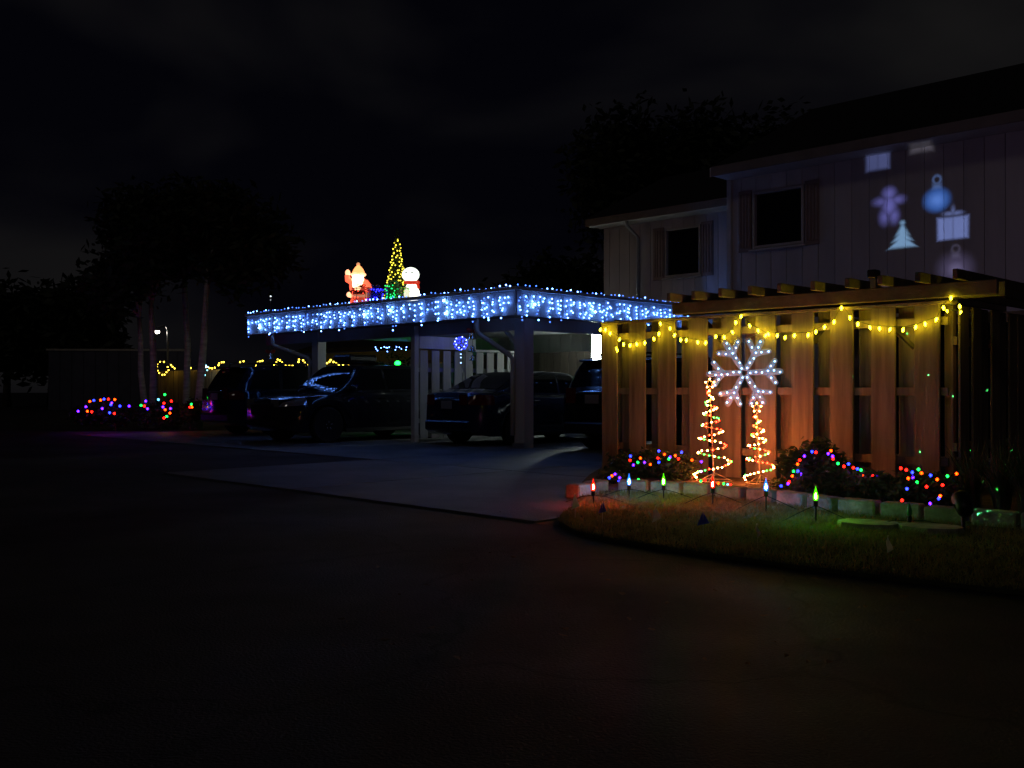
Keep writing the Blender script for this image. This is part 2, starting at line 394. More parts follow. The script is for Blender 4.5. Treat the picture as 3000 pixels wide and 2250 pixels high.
# ================================================================== HOUSE
R45 = RAD(45)
def siding(parent, u, w0, w1, z0, z1, openings, mat, bw=0.30, th=0.03):
    """vertical boards on a wall facing -u; openings are (wlo, whi, zlo, zhi); parent rotated by 45 degrees at the world origin"""
    w = w0
    while w < w1 - 1e-6:
        e = min(w + bw, w1); spans = [(z0, z1)]
        for (a, b_, c, d) in openings:
            if e > a + .02 and w < b_ - .02:
                spans = [s for sp in spans for s in ((sp[0], min(sp[1], c)), (max(sp[0], d), sp[1])) if s[1] - s[0] > .02]
        for s0, s1 in spans:
            box('siding_board', parent, (u, (w + e) / 2, (s0 + s1) / 2), (th, e - w - .007, s1 - s0), mat, .003)
        w = e
def window(parent, u, a, b_, c, d, shutter_w, proud=0.04):
    """glass in an opening, with frame bars, sill and shutters"""
    gl = box('window', parent, (u + .05, (a + b_) / 2, (c + d) / 2), (.02, b_ - a, d - c), M_GLASS)
    def sub(n, cc, ss, m): return box(n, gl, Vector(cc) - gl.location, ss, m, .006)
    fw_ = .05
    sub('frame', (u, a + fw_ / 2, (c + d) / 2), (.09, fw_, d - c + .0), M_TRIM); sub('frame', (u, b_ - fw_ / 2, (c + d) / 2), (.09, fw_, d - c), M_TRIM)
    sub('frame', (u, (a + b_) / 2, c + fw_ / 2), (.086, b_ - a - 2 * fw_, fw_), M_TRIM); sub('frame', (u, (a + b_) / 2, d - fw_ / 2), (.086, b_ - a - 2 * fw_, fw_), M_TRIM)
    sub('sill', (u - .04, (a + b_) / 2, c - .03), (.10, b_ - a + .1, .04), M_TRIM)
    for side in (-1, 1):
        x0 = (a - shutter_w - .02) if side < 0 else (b_ + .02)
        sh = box('shutter', parent, (u - .03, x0 + shutter_w / 2, (c + d) / 2), (.028, shutter_w, d - c + .08), M_SHUT, .004)
        for k in range(4): box('slat', sh, (-.022, (k - 1.5) * shutter_w / 4.2, 0), (.018, shutter_w / 6, d - c - .06), M_SHUT, .003)
def roof_slab(name, parent, u0, z0, u1, z1, w0, w1, th, mat):
    v_ = []
    for w in (w0, w1): v_ += [(u0, w, z0), (u1, w, z1), (u1, w, z1 + th), (u0, w, z0 + th)]
    return link(name, mesh_from(name, v_, [(0, 1, 2, 3), (7, 6, 5, 4), (0, 4, 5, 1), (2, 6, 7, 3), (1, 5, 6, 2), (0, 3, 7, 4)], mat), parent)
EZ = 4.92
UR, WR = 15.57, 9.89            # right wing front and its left corner
UL, WL = 18.16, 15.07           # left wing front and its left corner
house = thing('two_storey_house', 'pale two-storey house with vertical board siding and shuttered dark windows behind the fence', 'house', (0, 0, 0), R45)
# right wing
b0 = on_u(2207, 738, UR); b1 = on_u(2358, 705, UR); t0 = on_u(2282, 545, UR)
win_r = (w_of(b1), w_of(b0), (b0.z + b1.z) / 2 , t0.z - .04)
siding(house, UR, 1.0, WR, 0.05, EZ + .02, [win_r, (4.9, 7.6, 0.0, 2.15)], M_SIDING)
box('core_wall', house, (UR + 3.06, 5.45, 2.45), (6.0, 8.84, 4.9), M_TRIM)
window(house, UR, *win_r, .26)
box('corner_trim', house, (UR - .02, WR + .04, 2.5), (.09, .10, 4.86), M_TRIM, .01)
pd = box('patio_door', house, (UR + .045, 6.25, 1.1), (.03, 2.66, 2.08), M_GLASS, .004)
for k in (-1.3, 0, 1.3): box('frame', pd, (-.03, k, 0), (.05, .06, 2.08), M_TRIM, .004)
rf = roof_slab('roof', house, UR - .55, EZ + .02, UR + 3.1, EZ + 1.78, .6, WR + .07, .14, M_ROOF)
roof_slab('roof_back', rf, UR + 3.1, EZ + 1.78, UR + 6.8, EZ + .02, .6, WR + .07, .14, M_ROOF)
box('fascia', house, (UR - .57, 5.28, EZ + .06), (.03, 9.38, .17), M_EAVE, .006)
box('soffit', house, (UR - .28, 5.28, EZ - .01), (.52, 9.35, .02), M_TRIM)
rk = MB(); 
for u0, z0, u1, z1 in ((UR - .55, EZ - .03, UR + 3.1, EZ + 1.73),): 
    rk.add([(u0, WR + .095, z0), (u1, WR + .095, z1), (u1, WR + .095, z1 + .17), (u0, WR + .095, z0 + .17), (u0, WR + .125, z0), (u1, WR + .125, z1), (u1, WR + .125, z1 + .17), (u0, WR + .125, z0 + .17)],
           [(0, 1, 2, 3), (7, 6, 5, 4), (0, 4, 5, 1), (2, 6, 7, 3), (1, 5, 6, 2), (0, 3, 7, 4)])
rk.build('rake_board', M_TRIM, house)
# left wing
b0 = on_u(1950, 816, UL); b1 = on_u(2055, 803, UL); t0 = on_u(2002, 664, UL)
win_l = (w_of(b1), w_of(b0), (b0.z + b1.z) / 2, t0.z)
siding(house, UL, WR - .4, WL, 0.05, EZ, [win_l], M_SIDING)
box('core_wall', house, (UL + 2.56, 12.3, 2.45), (5.0, 5.4, 4.9), M_TRIM)
window(house, UL, *win_l, .30)
rl = roof_slab('roof', house, UL - .55, EZ + .02, UL + 2.6, EZ + 1.5, WR + .72, WL + .15, .13, M_ROOF)
roof_slab('roof_back', rl, UL + 2.6, EZ + 1.5, UL + 5.6, EZ + .02, WR + .72, WL + .15, .13, M_ROOF)
box('fascia', house, (UL - .57, 12.8, EZ + .06), (.03, 4.7, .17), M_EAVE, .006)
box('soffit', house, (UL - .28, 12.8, EZ - .01), (.52, 4.7, .02), M_TRIM)
ds = MB(); e0 = on_u(1868, 672, UL - .1)
wx = w_of(e0); ds.tube([(UL - .5, wx, EZ), (UL - .5, wx, EZ - .12), (UL - .09, wx, EZ - .34), (UL - .09, wx, .2)], .04, 8); ds.build('downspout', M_PIPE, house, smooth=True)

# back wall of the carport court, fence in front of it, and its lamp
bw = thing('court_wall', 'pale panelled wall at the back of the carport court', 'wall', (0, 0, 0), R45)
siding(bw, 18.36, 15.2, 20.5, 0.05, 2.85, [], M_BWALL, .36)
box('backing', bw, (18.45, 17.85, 1.43), (.12, 5.3, 2.8), M_TRIM)
cf = thing('court_fence', 'dim brown board fence standing against the pale court wall', 'fence', (0, 0, 0), R45)
w = 15.35
while w < 20.3:
    box('board', cf, (18.05, w + .12, 1.02), (.025, .235, 1.98), pmat('dark_fence', (.20, .16, .12), .8, .3, 5, .2, 30, (1, 1, .1), rnd=.12), .004); w += .25
box('rail', cf, (18.09, 17.85, .5), (.05, 5.0, .09), M_FENCE); box('rail', cf, (18.09, 17.85, 1.6), (.05, 5.0, .09), M_FENCE)
pl = on_u(1749, 1020, 17.9)
lampw = thing('wall_lamp', 'bright white upright panel lamp glowing above the roof of the black car', 'lamp', (pl.x, pl.y, 0), R45)
box('diffuser', lampw, (0, 0, pl.z), (.10, .26, .72), emat('lamp_white', (0.86, 1.0, 0.93), 85.0), .01)
box('housing', lampw, (.035, 0, pl.z), (.13, .31, .78), M_STEEL, .01)
box('post', lampw, (.13, 0, (pl.z - .4) / 2 + .2), (.06, .06, pl.z + .4), M_BLACK, .006)

# ================================================================== CARPORT
UF, WC = 12.417, 12.332; WE = 21.47; UB = 17.75
ZB, ZT = 2.41, 2.905
cp = thing('carport', 'long flat-roofed carport with panelled fascia and square posts over the parked cars', 'carport', (0, 0, 0), R45)
w = WC
k = 0
while w < WE - .01:
    e = min(w + .61, WE)
    box('fascia_panel', cp, (UF, (w + e) / 2, (ZB + ZT) / 2 - .03), (.03, e - w - .012, ZT - ZB - .06), M_CARP, .004); w = e
u = UF + .02
while u < UB - .01:
    e = min(u + .61, UB)
    box('fascia_panel', cp, ((u + e) / 2, WC, (ZB + ZT) / 2 - .03), (e - u - .012, .03, ZT - ZB - .06), M_CARP, .004); u = e
u = UF + .02
while u < UB - .01:
    e = min(u + 1.2, UB); box('fascia_panel', cp, ((u + e) / 2, WE, (ZB + ZT) / 2 - .03), (e - u - .012, .03, ZT - ZB - .06), M_CARP, .004); u = e
box('roof_edge', cp, (UF - .02, (WC + WE) / 2, ZT - .02), (.07, WE - WC + .12, .07), M_CARP, .01)
box('roof_edge', cp, ((UF + UB) / 2 + .02, WC - .02, ZT - .02), (UB - UF - .03, .07, .07), M_CARP, .01)
box('roof', cp, ((UF + UB) / 2, (WC + WE) / 2, ZT - .085), (UB - UF - .06, WE - WC - .06, .06), M_ROOF)
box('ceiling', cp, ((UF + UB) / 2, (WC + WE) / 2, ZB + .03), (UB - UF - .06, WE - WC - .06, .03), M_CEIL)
box('beam', cp, (13.02, (12.75 + WE) / 2 + .1, 2.30), (.14, WE - 12.75 - .1, .24), M_CARP, .008)
box('beam', cp, ((13.15 + UB) / 2, 12.71, 2.30), (UB - 13.15, .14, .24), M_CARP, .008)
box('beam', cp, (13.76, 15.71, 2.06), (1.58, .12, .26), M_CARP, .008)
box('rail', cp, (15.25, 15.71, 1.93), (1.4, .09, .05), M_CARP, .006)
for (pu, pw, s) in ((13.02, 12.71, .26), (13.02, 19.33, .24), (17.5, 12.71, .2), (17.5, 19.33, .2)):
    box('post', cp, (pu, pw, 1.215 - .02), (s, s, 2.41), M_CARP, .012)
box('post', cp, (12.90, 15.71, 1.0), (.12, .12, 2.38), M_CARP, .01).location.z = 1.2
b = MB(); b.box((13.02 - .14, 12.71 - .0, .06), (.02, .30, .11)); b.build('base_plate', M_STEEL, cp)
# knee brackets beside the posts
for (pu, pw, sgn) in ((13.02, 12.71, 1),):
    br = MB(); br.tube([(pu, pw + .1, 1.85), (pu, pw + .55, 2.26)], .05, 4); br.build('knee_brace', M_CARP, cp)
# downspouts: out of the fascia, elbow, back to the post
def spout(px_top, px_post, py_end):
    a = on_u(px_top, 930, UF + .08); wt = w_of(a)
    pp = 12.71 + .16 if px_top > 1200 else 19.33 + .16
    ds = MB(); zz = 1.1 + (1140 - py_end) / F * (18.4 if px_top > 1200 else 22.8)
    ds.tube([(UF + .1, wt, 2.46), (UF + .1, wt, 2.18), (UF + .13, wt - .03, 2.12), (13.0 - .14, pp + .06, zz), (13.0 - .14, pp - .03, zz - .08), (13.0 - .14, pp - .03, .25)], .048, 8)
    ds.build('downspout', M_PIPE, cp, smooth=True)
spout(1395, 1500, 1040); spout(797, 925, 1048)
# slatted divider between the stalls
dv = thing('stall_divider', 'slatted board divider running back between the two carport bays', 'fence', (0, 0, 0), R45)
u = 13.02
while u < 15.75:
    box('slat', dv, (u + .12, 15.71, .99), (.21, .025, 1.82), M_DIV, .004); u += .315
box('rail', dv, (14.45, 15.735 + .03, .45), (2.85, .05, .09), M_DIV); box('rail', dv, (14.45, 15.735 + .03, 1.5), (2.85, .05, .09), M_DIV)

# ================================================================== PATIO FENCE AND PERGOLA
UFN = 10.26; WF0 = 8.55; PITCHB = .4695
fn = thing('patio_fence', 'tall brown shadowbox fence of wide boards behind the flower bed', 'fence', (0, 0, 0), R45)
for i in range(10):
    wc = WF0 - PITCHB * i - .133
    box('board', fn, (UFN + random.uniform(-.006, .006), wc, .99 + random.uniform(-.012, .004)), (.028, .266 + random.uniform(-.008, .006), 1.96), M_FENCE, .004).rotation_euler = (random.uniform(-.004, .004), random.uniform(-.004, .004), random.uniform(-.02, .02))
    if i < 9: box('board', fn, (UFN + .15, wc - PITCHB / 2 + random.uniform(-.015, .015), .99), (.025, .24, 1.96), M_FENCE, .004)
for z in (.35, 1.075, 1.8):
    box('rail', fn, (UFN + .055, WF0 - 2.3, z), (.04, 4.5, .085), M_FENCE, .004)
box('cap_rail', fn, (UFN + .05, WF0 - 2.3, 1.985), (.16, 4.62, .035), M_FENCE, .005)
for wpost in (8.45, 6.2, 4.05): box('post', fn, (UFN + .23, wpost, 1.02), (.09, .09, 2.03), M_FENCE, .006)
# return side of the fence
sf = thing('side_fence', 'dark board fence going back from the right corner of the patio fence', 'fence', (0, 0, 0), R45)
u = UFN + .12
while u < 15.2:
    box('board', sf, (u + .12, 3.92 - (.03 if int(u / .3) % 2 else 0), .98), (.235, .025, 1.94), M_FENCE, .004); u += .27
box('rail', sf, (12.9, 3.99, .5), (4.9, .04, .085), M_FENCE); box('rail', sf, (12.9, 3.99, 1.6), (4.9, .04, .085), M_FENCE)

pg = thing('pergola', 'brown wooden pergola with projecting rafter tails over the patio fence', 'pergola', (0, 0, 0), R45)
wl = WF0 - .84 * S2; wr = WF0 - 3.58 * S2
box('beam', pg, (UFN - .035, (wl + wr) / 2, 2.105), (.05, wl - wr, .15), M_PERG, .008)
box('beam', pg, (UFN + .19, (wl + wr) / 2, 2.105), (.05, wl - wr, .15), M_PERG, .008)
box('beam', pg, (14.6, (wl + wr) / 2, 2.105), (.07, wl - wr, .15), M_PERG, .008)
w = wl - .12; k = 0
while w > wr + .05:
    box('rafter', pg, (12.30 + random.uniform(-.025, .025), w + random.uniform(-.012, .012), 2.232), (4.72, .055, .10), M_PERG, .006); w -= .385; k += 1
for wpost in (4.05, wl - .3):
    box('post', pg, (14.6, wpost, 1.01), (.1, .1, 2.03), M_PERG, .008)
def brace(px0, py0, px1, py1):
    a = on_u(px0, py0, UFN + .16); c = on_u(px1, py1, UFN + .16); bb = MB()
    bb.tube([(UFN + .155, w_of(a), a.z), (UFN + .155, w_of(c), c.z)], .045, 4); bb.build('knee_brace', M_PERG, pg)
brace(2066, 945, 2118, 1000); brace(2384, 1002, 2430, 945); brace(2600, 940, 2682, 1020)

# ================================================================== STRING LIGHTS ON THE FENCE
def z1(l): return [(1650 + x * .27125, 750 + y * .27125) for x, y in l]
def z7(l): return [(2250 + x * .5123, 800 + y * .5123) for x, y in l]
swag = z1([(405, 805), (457, 805), (510, 845), (612, 912), (652, 962), (728, 975), (790, 960), (883, 948), (977, 905), (1037, 850), (1047, 742), (1153, 790), (1208, 865), (1268, 915), (1332, 917), (1452, 940), (1541, 947), (1650, 880), (1738, 887), (1822, 833), (1863, 727), (1926, 662), (2008, 763), (2102, 817), (2195, 868)]) + \
    z7([(0, 355), (55, 363), (100, 375), (153, 362), (232, 360), (275, 342), (325, 315), (380, 285), (420, 205), (468, 260), (515, 298), (580, 317), (637, 323), (702, 328), (775, 330), (847, 315), (898, 297), (967, 272), (1003, 205), (1047, 148), (1095, 197)])
pts = []
for px, py in swag:
    p = on_u(px, py, UFN - .082); p.z += .03; pts.append((p, 'y'))
FENCE_BULB = {'y': (YEL, 40.0, .0135, 'drop')}
light_string('string_lights', 'yellow bulbs looped in swags along the front of the patio fence', 'string lights', pts, .014, [p + Vector((0, 0, .012)) for p, k in pts], .0035, mats=FENCE_BULB)
pts = [(on_u(px, py, UFN - .07), 'y') for px, py in z1([(575, 985), (587, 1008)]) + z7([(1022, 208), (1105, 215)])]
light_string('string_lights', 'short end of yellow bulbs dangling down the left fence board', 'string lights', pts[:2], .012, mats={'y': (YEL, 30.0, .011, 'drop')})
light_string('string_lights', 'short end of yellow bulbs bunched at the right corner of the fence', 'string lights', pts[2:], .012, mats={'y': (YEL, 30.0, .011, 'drop')})

# ================================================================== ICICLE LIGHTS ON THE CARPORT
ICE = {'i': ((0.11, 0.29, 1.0), 19.0, .0140, 'led'), 'd': ((0.07, 0.20, 1.0), 4.5, .012, 'led'), 'h': ((0.17, 0.42, 1.0), 60.0, .019, 'led')}
def icicles(label, p_of, length, n_str, stars):
    """p_of(s, drop) -> point on the fascia; strands of uneven length hang from one line"""
    pts = []; runs = [[p_of(s * length / 90.0, .035 + .022 * abs(math.sin(s * 1.05)) + random.uniform(-.006, .006)) for s in range(91)]]
    for i in range(n_str):
        s = (i + .5) / n_str * length + random.uniform(-.05, .05)
        n = random.choice([2, 3, 3, 4, 5, 6, 4, 5]); step = random.uniform(.068, .085)
        run = [p_of(s, .05)]; off = 0.0
        for q in range(n):
            off += random.uniform(-.035, .035)
            p = p_of(min(max(s + off, .02), length - .02), .05 + step * (q + random.uniform(.35, 1.25)))
            run.append(p); pts.append((p, 'i' if random.random() < .72 else 'd'))
        runs.append(run)
    for s, dr in stars: pts.append((p_of(s, dr), 'h'))
    return light_string('icicle_lights', label, 'icicle lights', pts, .012, runs, .0022, M_WIREW, group='icicle lights along the carport roof', mats=ICE)
def rim(label, p_of, length, n):
    pts = [(p_of((i + .5) / n * length + random.uniform(-.04, .04), random.uniform(-.02, .025)), 'd' if random.random() < .6 else 'i') for i in range(n)]
    return light_string('rim_lights', label, 'string lights', pts, .012, None, .0022, M_WIREW, group='rim lights along the carport roof', mats=ICE)
LF = WE - WC
def pf(s, d): return uw(UF - .05 - random.uniform(0, .02), WC + s, ZT - .055 - d)
def ps(s, d): return uw(UF + s, WC - .05 - random.uniform(0, .02), ZT - .055 - d)
def wst(px, py):
    p = on_u(px, py, UF - .05); return (w_of(p) - WC, ZT - .055 - p.z)
def ust(px, py):
    p = on_w(px, py, WC - .05); return (u_of(p) - UF, ZT - .055 - p.z)
icicles('blue-white icicle lights along the long left fascia of the carport', pf, LF, 68, [wst(760, 961), wst(1067, 921), wst(1142, 909), wst(1301, 881), wst(1305, 918)])
icicles('blue-white icicle lights along the right side fascia of the carport', ps, UB - UF, 44, [ust(1565, 892), ust(1742, 914)])
rim('row of small blue lights along the top edge of the long left fascia', lambda s, d: uw(UF - .03, WC + s, ZT + .03 + d), LF, 66)
rim('row of small blue lights along the top edge of the right side fascia', lambda s, d: uw(UF + s, WC - .03, ZT + .03 + d), UB - UF, 38)
# short icicles far inside the court
zz5 = lambda l: [(700 + x * .27125, 960 + y * .27125) for x, y in l]
pts = [(on_u(px, py, 17.6), 'i') for px, py in zz5([(1475, 210), (1483, 230), (1497, 248), (1535, 218), (1570, 208), (1590, 215), (1603, 217), (1603, 257), (1623, 210), (1690, 240), (1702, 208), (1733, 212), (1755, 230), (1803, 240), (1810, 210)])]
light_string('icicle_lights', 'short row of icicle lights deep inside the carport above the green lamp', 'icicle lights', pts, .012, None, .002, M_WIREW, mats=ICE)

# ================================================================== SNOWFLAKE
sc_ = at_depth(2181, 1092, 11.42)
sn = thing('snowflake_light', 'large lit silver snowflake hanging in front of the fence above the spiral trees', 'snowflake', sc_, RAD(-9))
M_TUBE = film('glow_tube', (0.75, 0.79, 0.82), 0.40)
M_TUBE.node_tree.nodes['Principled BSDF'].inputs['Emission Color'].default_value = (.22, .50, 1.0, 1); M_TUBE.node_tree.nodes['Principled BSDF'].inputs['Emission Strength'].default_value = .11  # tube glow is added emission in place of scattered LED light
LED = bulb_mesh('flake', (0.22, 0.52, 1.0), 12.0, .0088, 'led')
for i in range(6):
    ang = RAD(2 + 60 * i); ca, sa = math.cos(ang), math.sin(ang)
    def loc(r, t): return Vector((r * ca - t * sa, 0, r * sa + t * ca))
    b = MB()
    b.tube([loc(.03, 0), loc(.12, 0), loc(.28, 0), loc(.40, 0), loc(.43, 0), loc(.437, 0)], [.026, .034, .038, .037, .026, .004], 12)
    for sg in (-1, 1):
        b.tube([loc(.235, 0), loc(.30, sg * .065), loc(.345, sg * .125), loc(.36, sg * .145), loc(.365, sg * .151)], [.030, .033, .033, .023, .004], 12)
    arm = b.build('arm', M_TUBE, sn, smooth=True)
    for k in range(6): link('bulb', LED, arm, loc(.06 + .067 * k, random.uniform(-.016, .016)) + Vector((0, random.uniform(-.046, -.03), 0)))
    for sg in (-1, 1):
        for k in range(2):
            q = .45 + .45 * k; link('bulb', LED, arm, loc(.25 + .1 * q, sg * .14 * q + random.uniform(-.01, .01)) + Vector((0, -.036, 0)))
b = MB(); b.tube([(0, .01, .38), (.01, .0, .16), (0, 0, .02)], .003, 4); b.tube([(-.17, .06, .47), (-.05, .02, .405), (0, .01, .38), (.06, .02, .41), (.2, .05, .47)], .0035, 4)
b.tube([(-.02, 0, .39), (-.035, 0, .37), (-.01, 0, .345), (.02, 0, .36), (.0, .01, .385)], .0025, 4)
b.build('hanging_wire', M_WIREW, sn)

# ================================================================== SPIRAL TREES
SPI = {'w': ((1.0, 0.27, 0.055), 155.0, .0088, 'led'), 'r': ((1.0, 0.014, 0.004), 70.0, .0088, 'led'), 'g': ((0.03, 1.0, 0.06), 18.0, .0090, 'led')}
def spiral_tree(label, px, py_base, Y, py_top, rad, turns, n, lean):
    base = at_depth(px, py_base, Y); base.z = .05; top = at_depth(px, py_top, Y)
    h = top.z - base.z
    t = thing('spiral_tree', label, 'light tree', base, 0, 'spiral light trees in the bed')
    M_SP = pmat('spiral_wire', (.55, .40, .30), .5, 0)
    def P(q):
        r = rad * (1 - q) ** .92 + .012; a = q ** 1.45 * turns * 6.283 + 2.4
        return Vector((r * math.cos(a) + lean * q * h, r * math.sin(a), .03 + q * (h - .14)))
    b = MB(); b.tube([P(i / 160.0) for i in range(161)], .0042, 5); b.build('spiral', M_SP, t, smooth=True)
    b = MB(); b.tube([(0, 0, -.04), (lean * h * .9, 0, h - .10)], .007, 6); b.build('pole', M_SP, t)
    b = MB(); b.tube([(rad * .9 * math.cos(a / 30 * 6.283), rad * .9 * math.sin(a / 30 * 6.283), .012) for a in range(30)], .004, 4, True)
    for a in (0, 2.1, 4.2): b.tube([(0, 0, .10), (rad * .9 * math.cos(a), rad * .9 * math.sin(a), .012)], .004, 4)
    b.build('base_ring', M_SP, t)
    st = MB(); c = Vector((lean * h * .97, 0, h - .045)); pts_ = []
    for k in range(10):
        a = math.pi / 2 + k * math.pi / 5; r = .062 if k % 2 == 0 else .027; pts_.append(c + Vector((r * math.cos(a), -.008, r * math.sin(a))))
    st.tube(pts_, .006, 5, True); so = st.build('star', glow_plastic('star_tube', (.8, .45, .2), (1.0, .36, .10), 1.0), t)
    for k in range(5): link('bulb', bulb_mesh('spw', (1.0, .30, .07), 60.0, .010, 'led'), so, pts_[2 * k] * .8 + c * .2 + Vector((0, -.008, 0)))
    for i in range(n):
        q = (i / n) ** 1.08; k = random.choice('wwwwwwrrgg')
        cc, ss, rr, sh = SPI[k]
        link('bulb', bulb_mesh('sp' + k + 's', cc, ss, rr, sh), t, P(q * .985) + Vector((random.uniform(-.008, .008), -.006, random.uniform(-.006, .01))))
    return t
spiral_tree('taller spiral wire tree of warm and coloured bulbs with a star, left of the pair', 2092, 1420, 11.25, 1112, .222, 6.5, 92, -.045)
spiral_tree('shorter spiral wire tree of warm and coloured bulbs with a star, below the snowflake', 2228, 1420, 11.0, 1182, .176, 5.5, 68, -.05)

# ================================================================== STAKE LIGHTS
def lens_mat(name, c):
    """thin coloured lens, glowing by itself around the lamp inside it"""
    if name in MATS: return MATS[name]
    m = bpy.data.materials.new(name); m.use_nodes = True; t = m.node_tree; t.nodes.clear()
    o = t.nodes.new('ShaderNodeOutputMaterial'); e = t.nodes.new('ShaderNodeEmission'); tr = t.nodes.new('ShaderNodeBsdfTransparent'); mx = t.nodes.new('ShaderNodeMixShader')
    e.inputs['Color'].default_value = (*[q ** 1.6 for q in c], 1); e.inputs['Strength'].default_value = 2.0; mx.inputs[0].default_value = .75  # the lens's coloured glow is its own emission, added over the lamp light
    t.links.new(tr.outputs[0], mx.inputs[1]); t.links.new(e.outputs[0], mx.inputs[2]); t.links.new(mx.outputs[0], o.inputs['Surface']); MATS[name] = m; return m
def stake(label, px, py_bulb, py_foot, key, lit=True):
    g_ = on_ground(px, py_foot, .03); top = at_depth(px, py_bulb, g_.y)
    t = thing('stake_light', label, 'stake light', g_, 0, 'pathway stake lights along the lawn')
    h = top.z - .03
    b = MB(); b.add(*box_data(0, 0, (h - .03) / 2 - .03, .011, .011, h + .0)); b.build('stake', M_BLACK, t)
    b = MB(); b.lathe([(.006, h - .085), (.018, h - .075), (.019, h - .035), (.015, h - .03)], 10); b.build('socket', M_BLACK, t)
    c, s = {'r': ((1.0, .06, .02), 5200.0), 'g': ((.20, 1.0, .03), 2600.0), 'a': ((.10, .36, 1.0), 3200.0)}[key]
    prof = [(.014, h - .03), (.021, h - .012), (.0215, h + .006), (.017, h + .026), (.010, h + .046), (.004, h + .068), (.0015, h + .085)]
    m = lens_mat('stake_' + key, c) if lit else pmat('stake_lens_off', (.05, .22, .13), .15, 0, coat=.6)
    b = MB(); b.lathe(prof, 12); lens = b.build('bulb', m, t, smooth=True)
    if lit:
        b = MB(); b.lathe([(.002, h - .018), (.006, h - .010), (.0068, h), (.005, h + .014), (.002, h + .028)], 8); b.build('filament', emat('core_' + key, c, s), lens, smooth=True)
    for a in (0.3, 2.6):
        w_ = MB(); w_.tube([(0, 0, h - .07), (math.cos(a) * .12, math.sin(a) * .05, h * .45), (math.cos(a) * .3, math.sin(a) * .05, .02)], .0028, 4); w_.build('cable', M_BLACK, t)
    return t
stake('glowing red flame-shaped stake light at the left tip of the lawn', 1738, 1428, 1478, 'r')
stake('glowing blue flame-shaped stake light between the leftmost red and green ones', 1843, 1412, 1460, 'a')
stake('glowing green flame-shaped stake light in front of the left bush', 1944, 1412, 1467, 'g')
stake('glowing red flame-shaped stake light in front of the taller spiral tree', 2088, 1420, 1483, 'r')
stake('glowing blue flame-shaped stake light in front of the shorter spiral tree', 2244, 1428, 1502, 'a')
stake('glowing green flame-shaped stake light in front of the middle bush', 2390, 1455, 1535, 'g')
stake('unlit stake light with a green lens beside the stepping stones', 2664, 1500, 1546, 'g', False)

# ================================================================== FLAGS
def flag(label, px, py, w_, h_, mat, ang, tilt=0.0):
    gy = on_ground(px, py + 52, .03); p = at_depth(px, py, gy.y); k = gy.y / F
    t = thing('marker_flag', label, 'flag', gy, ang, 'small marker flags in the lawn')
    b = MB(); zt = p.z - .03; b.tube([(0, 0, -.03), (tilt * .3, 0, zt + h_ * k * .6)], .0018, 4); b.build('wire', M_STEEL, t)
    W = w_ * k * 1.2; Hh = h_ * k * 1.15; n = 6; v_ = []; f_ = []
    for i in range(n + 1):
        q = i / n
        v_ += [(-W / 2 * q, .012 * math.sin(q * 5), zt + Hh / 2 - Hh * q), (W / 2 * q, .012 * math.sin(q * 4 + 1), zt + Hh / 2 - Hh * q * .8)]
    for i in range(n): f_.append((2 * i, 2 * i + 1, 2 * i + 3, 2 * i + 2))
    v2 = [(x, y + .0015, z) for x, y, z in v_]; o_ = len(v_)
    f_ += [tuple(reversed([q + o_ for q in ff])) for ff in f_]
    link('cloth', mesh_from('cloth', v_ + v2, f_, mat), t)
flag('little white marker flag at the left tip of the lawn', 1685, 1469, 22, 40, M_FLAGW, .3)
flag('little blue marker flag below the leftmost red stake light', 1765, 1487, 20, 30, M_FLAGB, -.2)
flag('little white marker flag in the lawn below the green stake light on the left', 1922, 1505, 28, 42, M_FLAGW, .5)
flag('little blue marker flag in the lawn below the red stake light by the spiral tree', 2060, 1520, 30, 34, M_FLAGB, -.1)
flag('little white marker flag in the lawn below the blue stake light by the spiral tree', 2220, 1553, 20, 34, M_FLAGW, 1.0)
flag('little white marker flag in the lawn near the stepping stones', 2604, 1594, 20, 44, M_FLAGW, .4)

# ================================================================== SHRUBS AND THEIR COLOURED LIGHTS
def leaf_cloud(blobs, n, size, seed, flat=0.0, shell=.55, rag=.10):
    rnd = random.Random(seed); v_ = []; f_ = []; tot = sum(b[3] * b[4] * b[5] for b in blobs)
    for (cx, cy_, cz, rx, ry, rz) in blobs:
        for _ in range(int(n * rx * ry * rz / tot)):
            while True:
                d = Vector((rnd.gauss(0, 1), rnd.gauss(0, 1), rnd.gauss(0, 1)))
                if d.length > 1e-3: break
            d.normalize(); r = (shell + (1.08 - shell) * rnd.random()) * (1 + .16 * math.sin(d.x * 7 + cx * 3) * math.sin(d.z * 6 + cz) + rag * rnd.gauss(0, 1))
            p = Vector((cx + d.x * rx * r, cy_ + d.y * ry * r, cz + d.z * rz * r))
            if p.z < .03: continue
            s = size * rnd.uniform(.6, 1.3)
            a = Vector((rnd.gauss(0, 1), rnd.gauss(0, 1), rnd.gauss(0, .6 - flat))).normalized(); bb = a.cross(Vector((rnd.gauss(0, 1), rnd.gauss(0, 1), rnd.gauss(0, 1)))).normalized()
            k = len(v_)
            v_ += [p - a * s, p - a * s * .1 + bb * s * .38, p + a * s, p - a * s * .1 - bb * s * .38]; f_.append((k, k + 1, k + 2, k + 3))
    return v_, f_
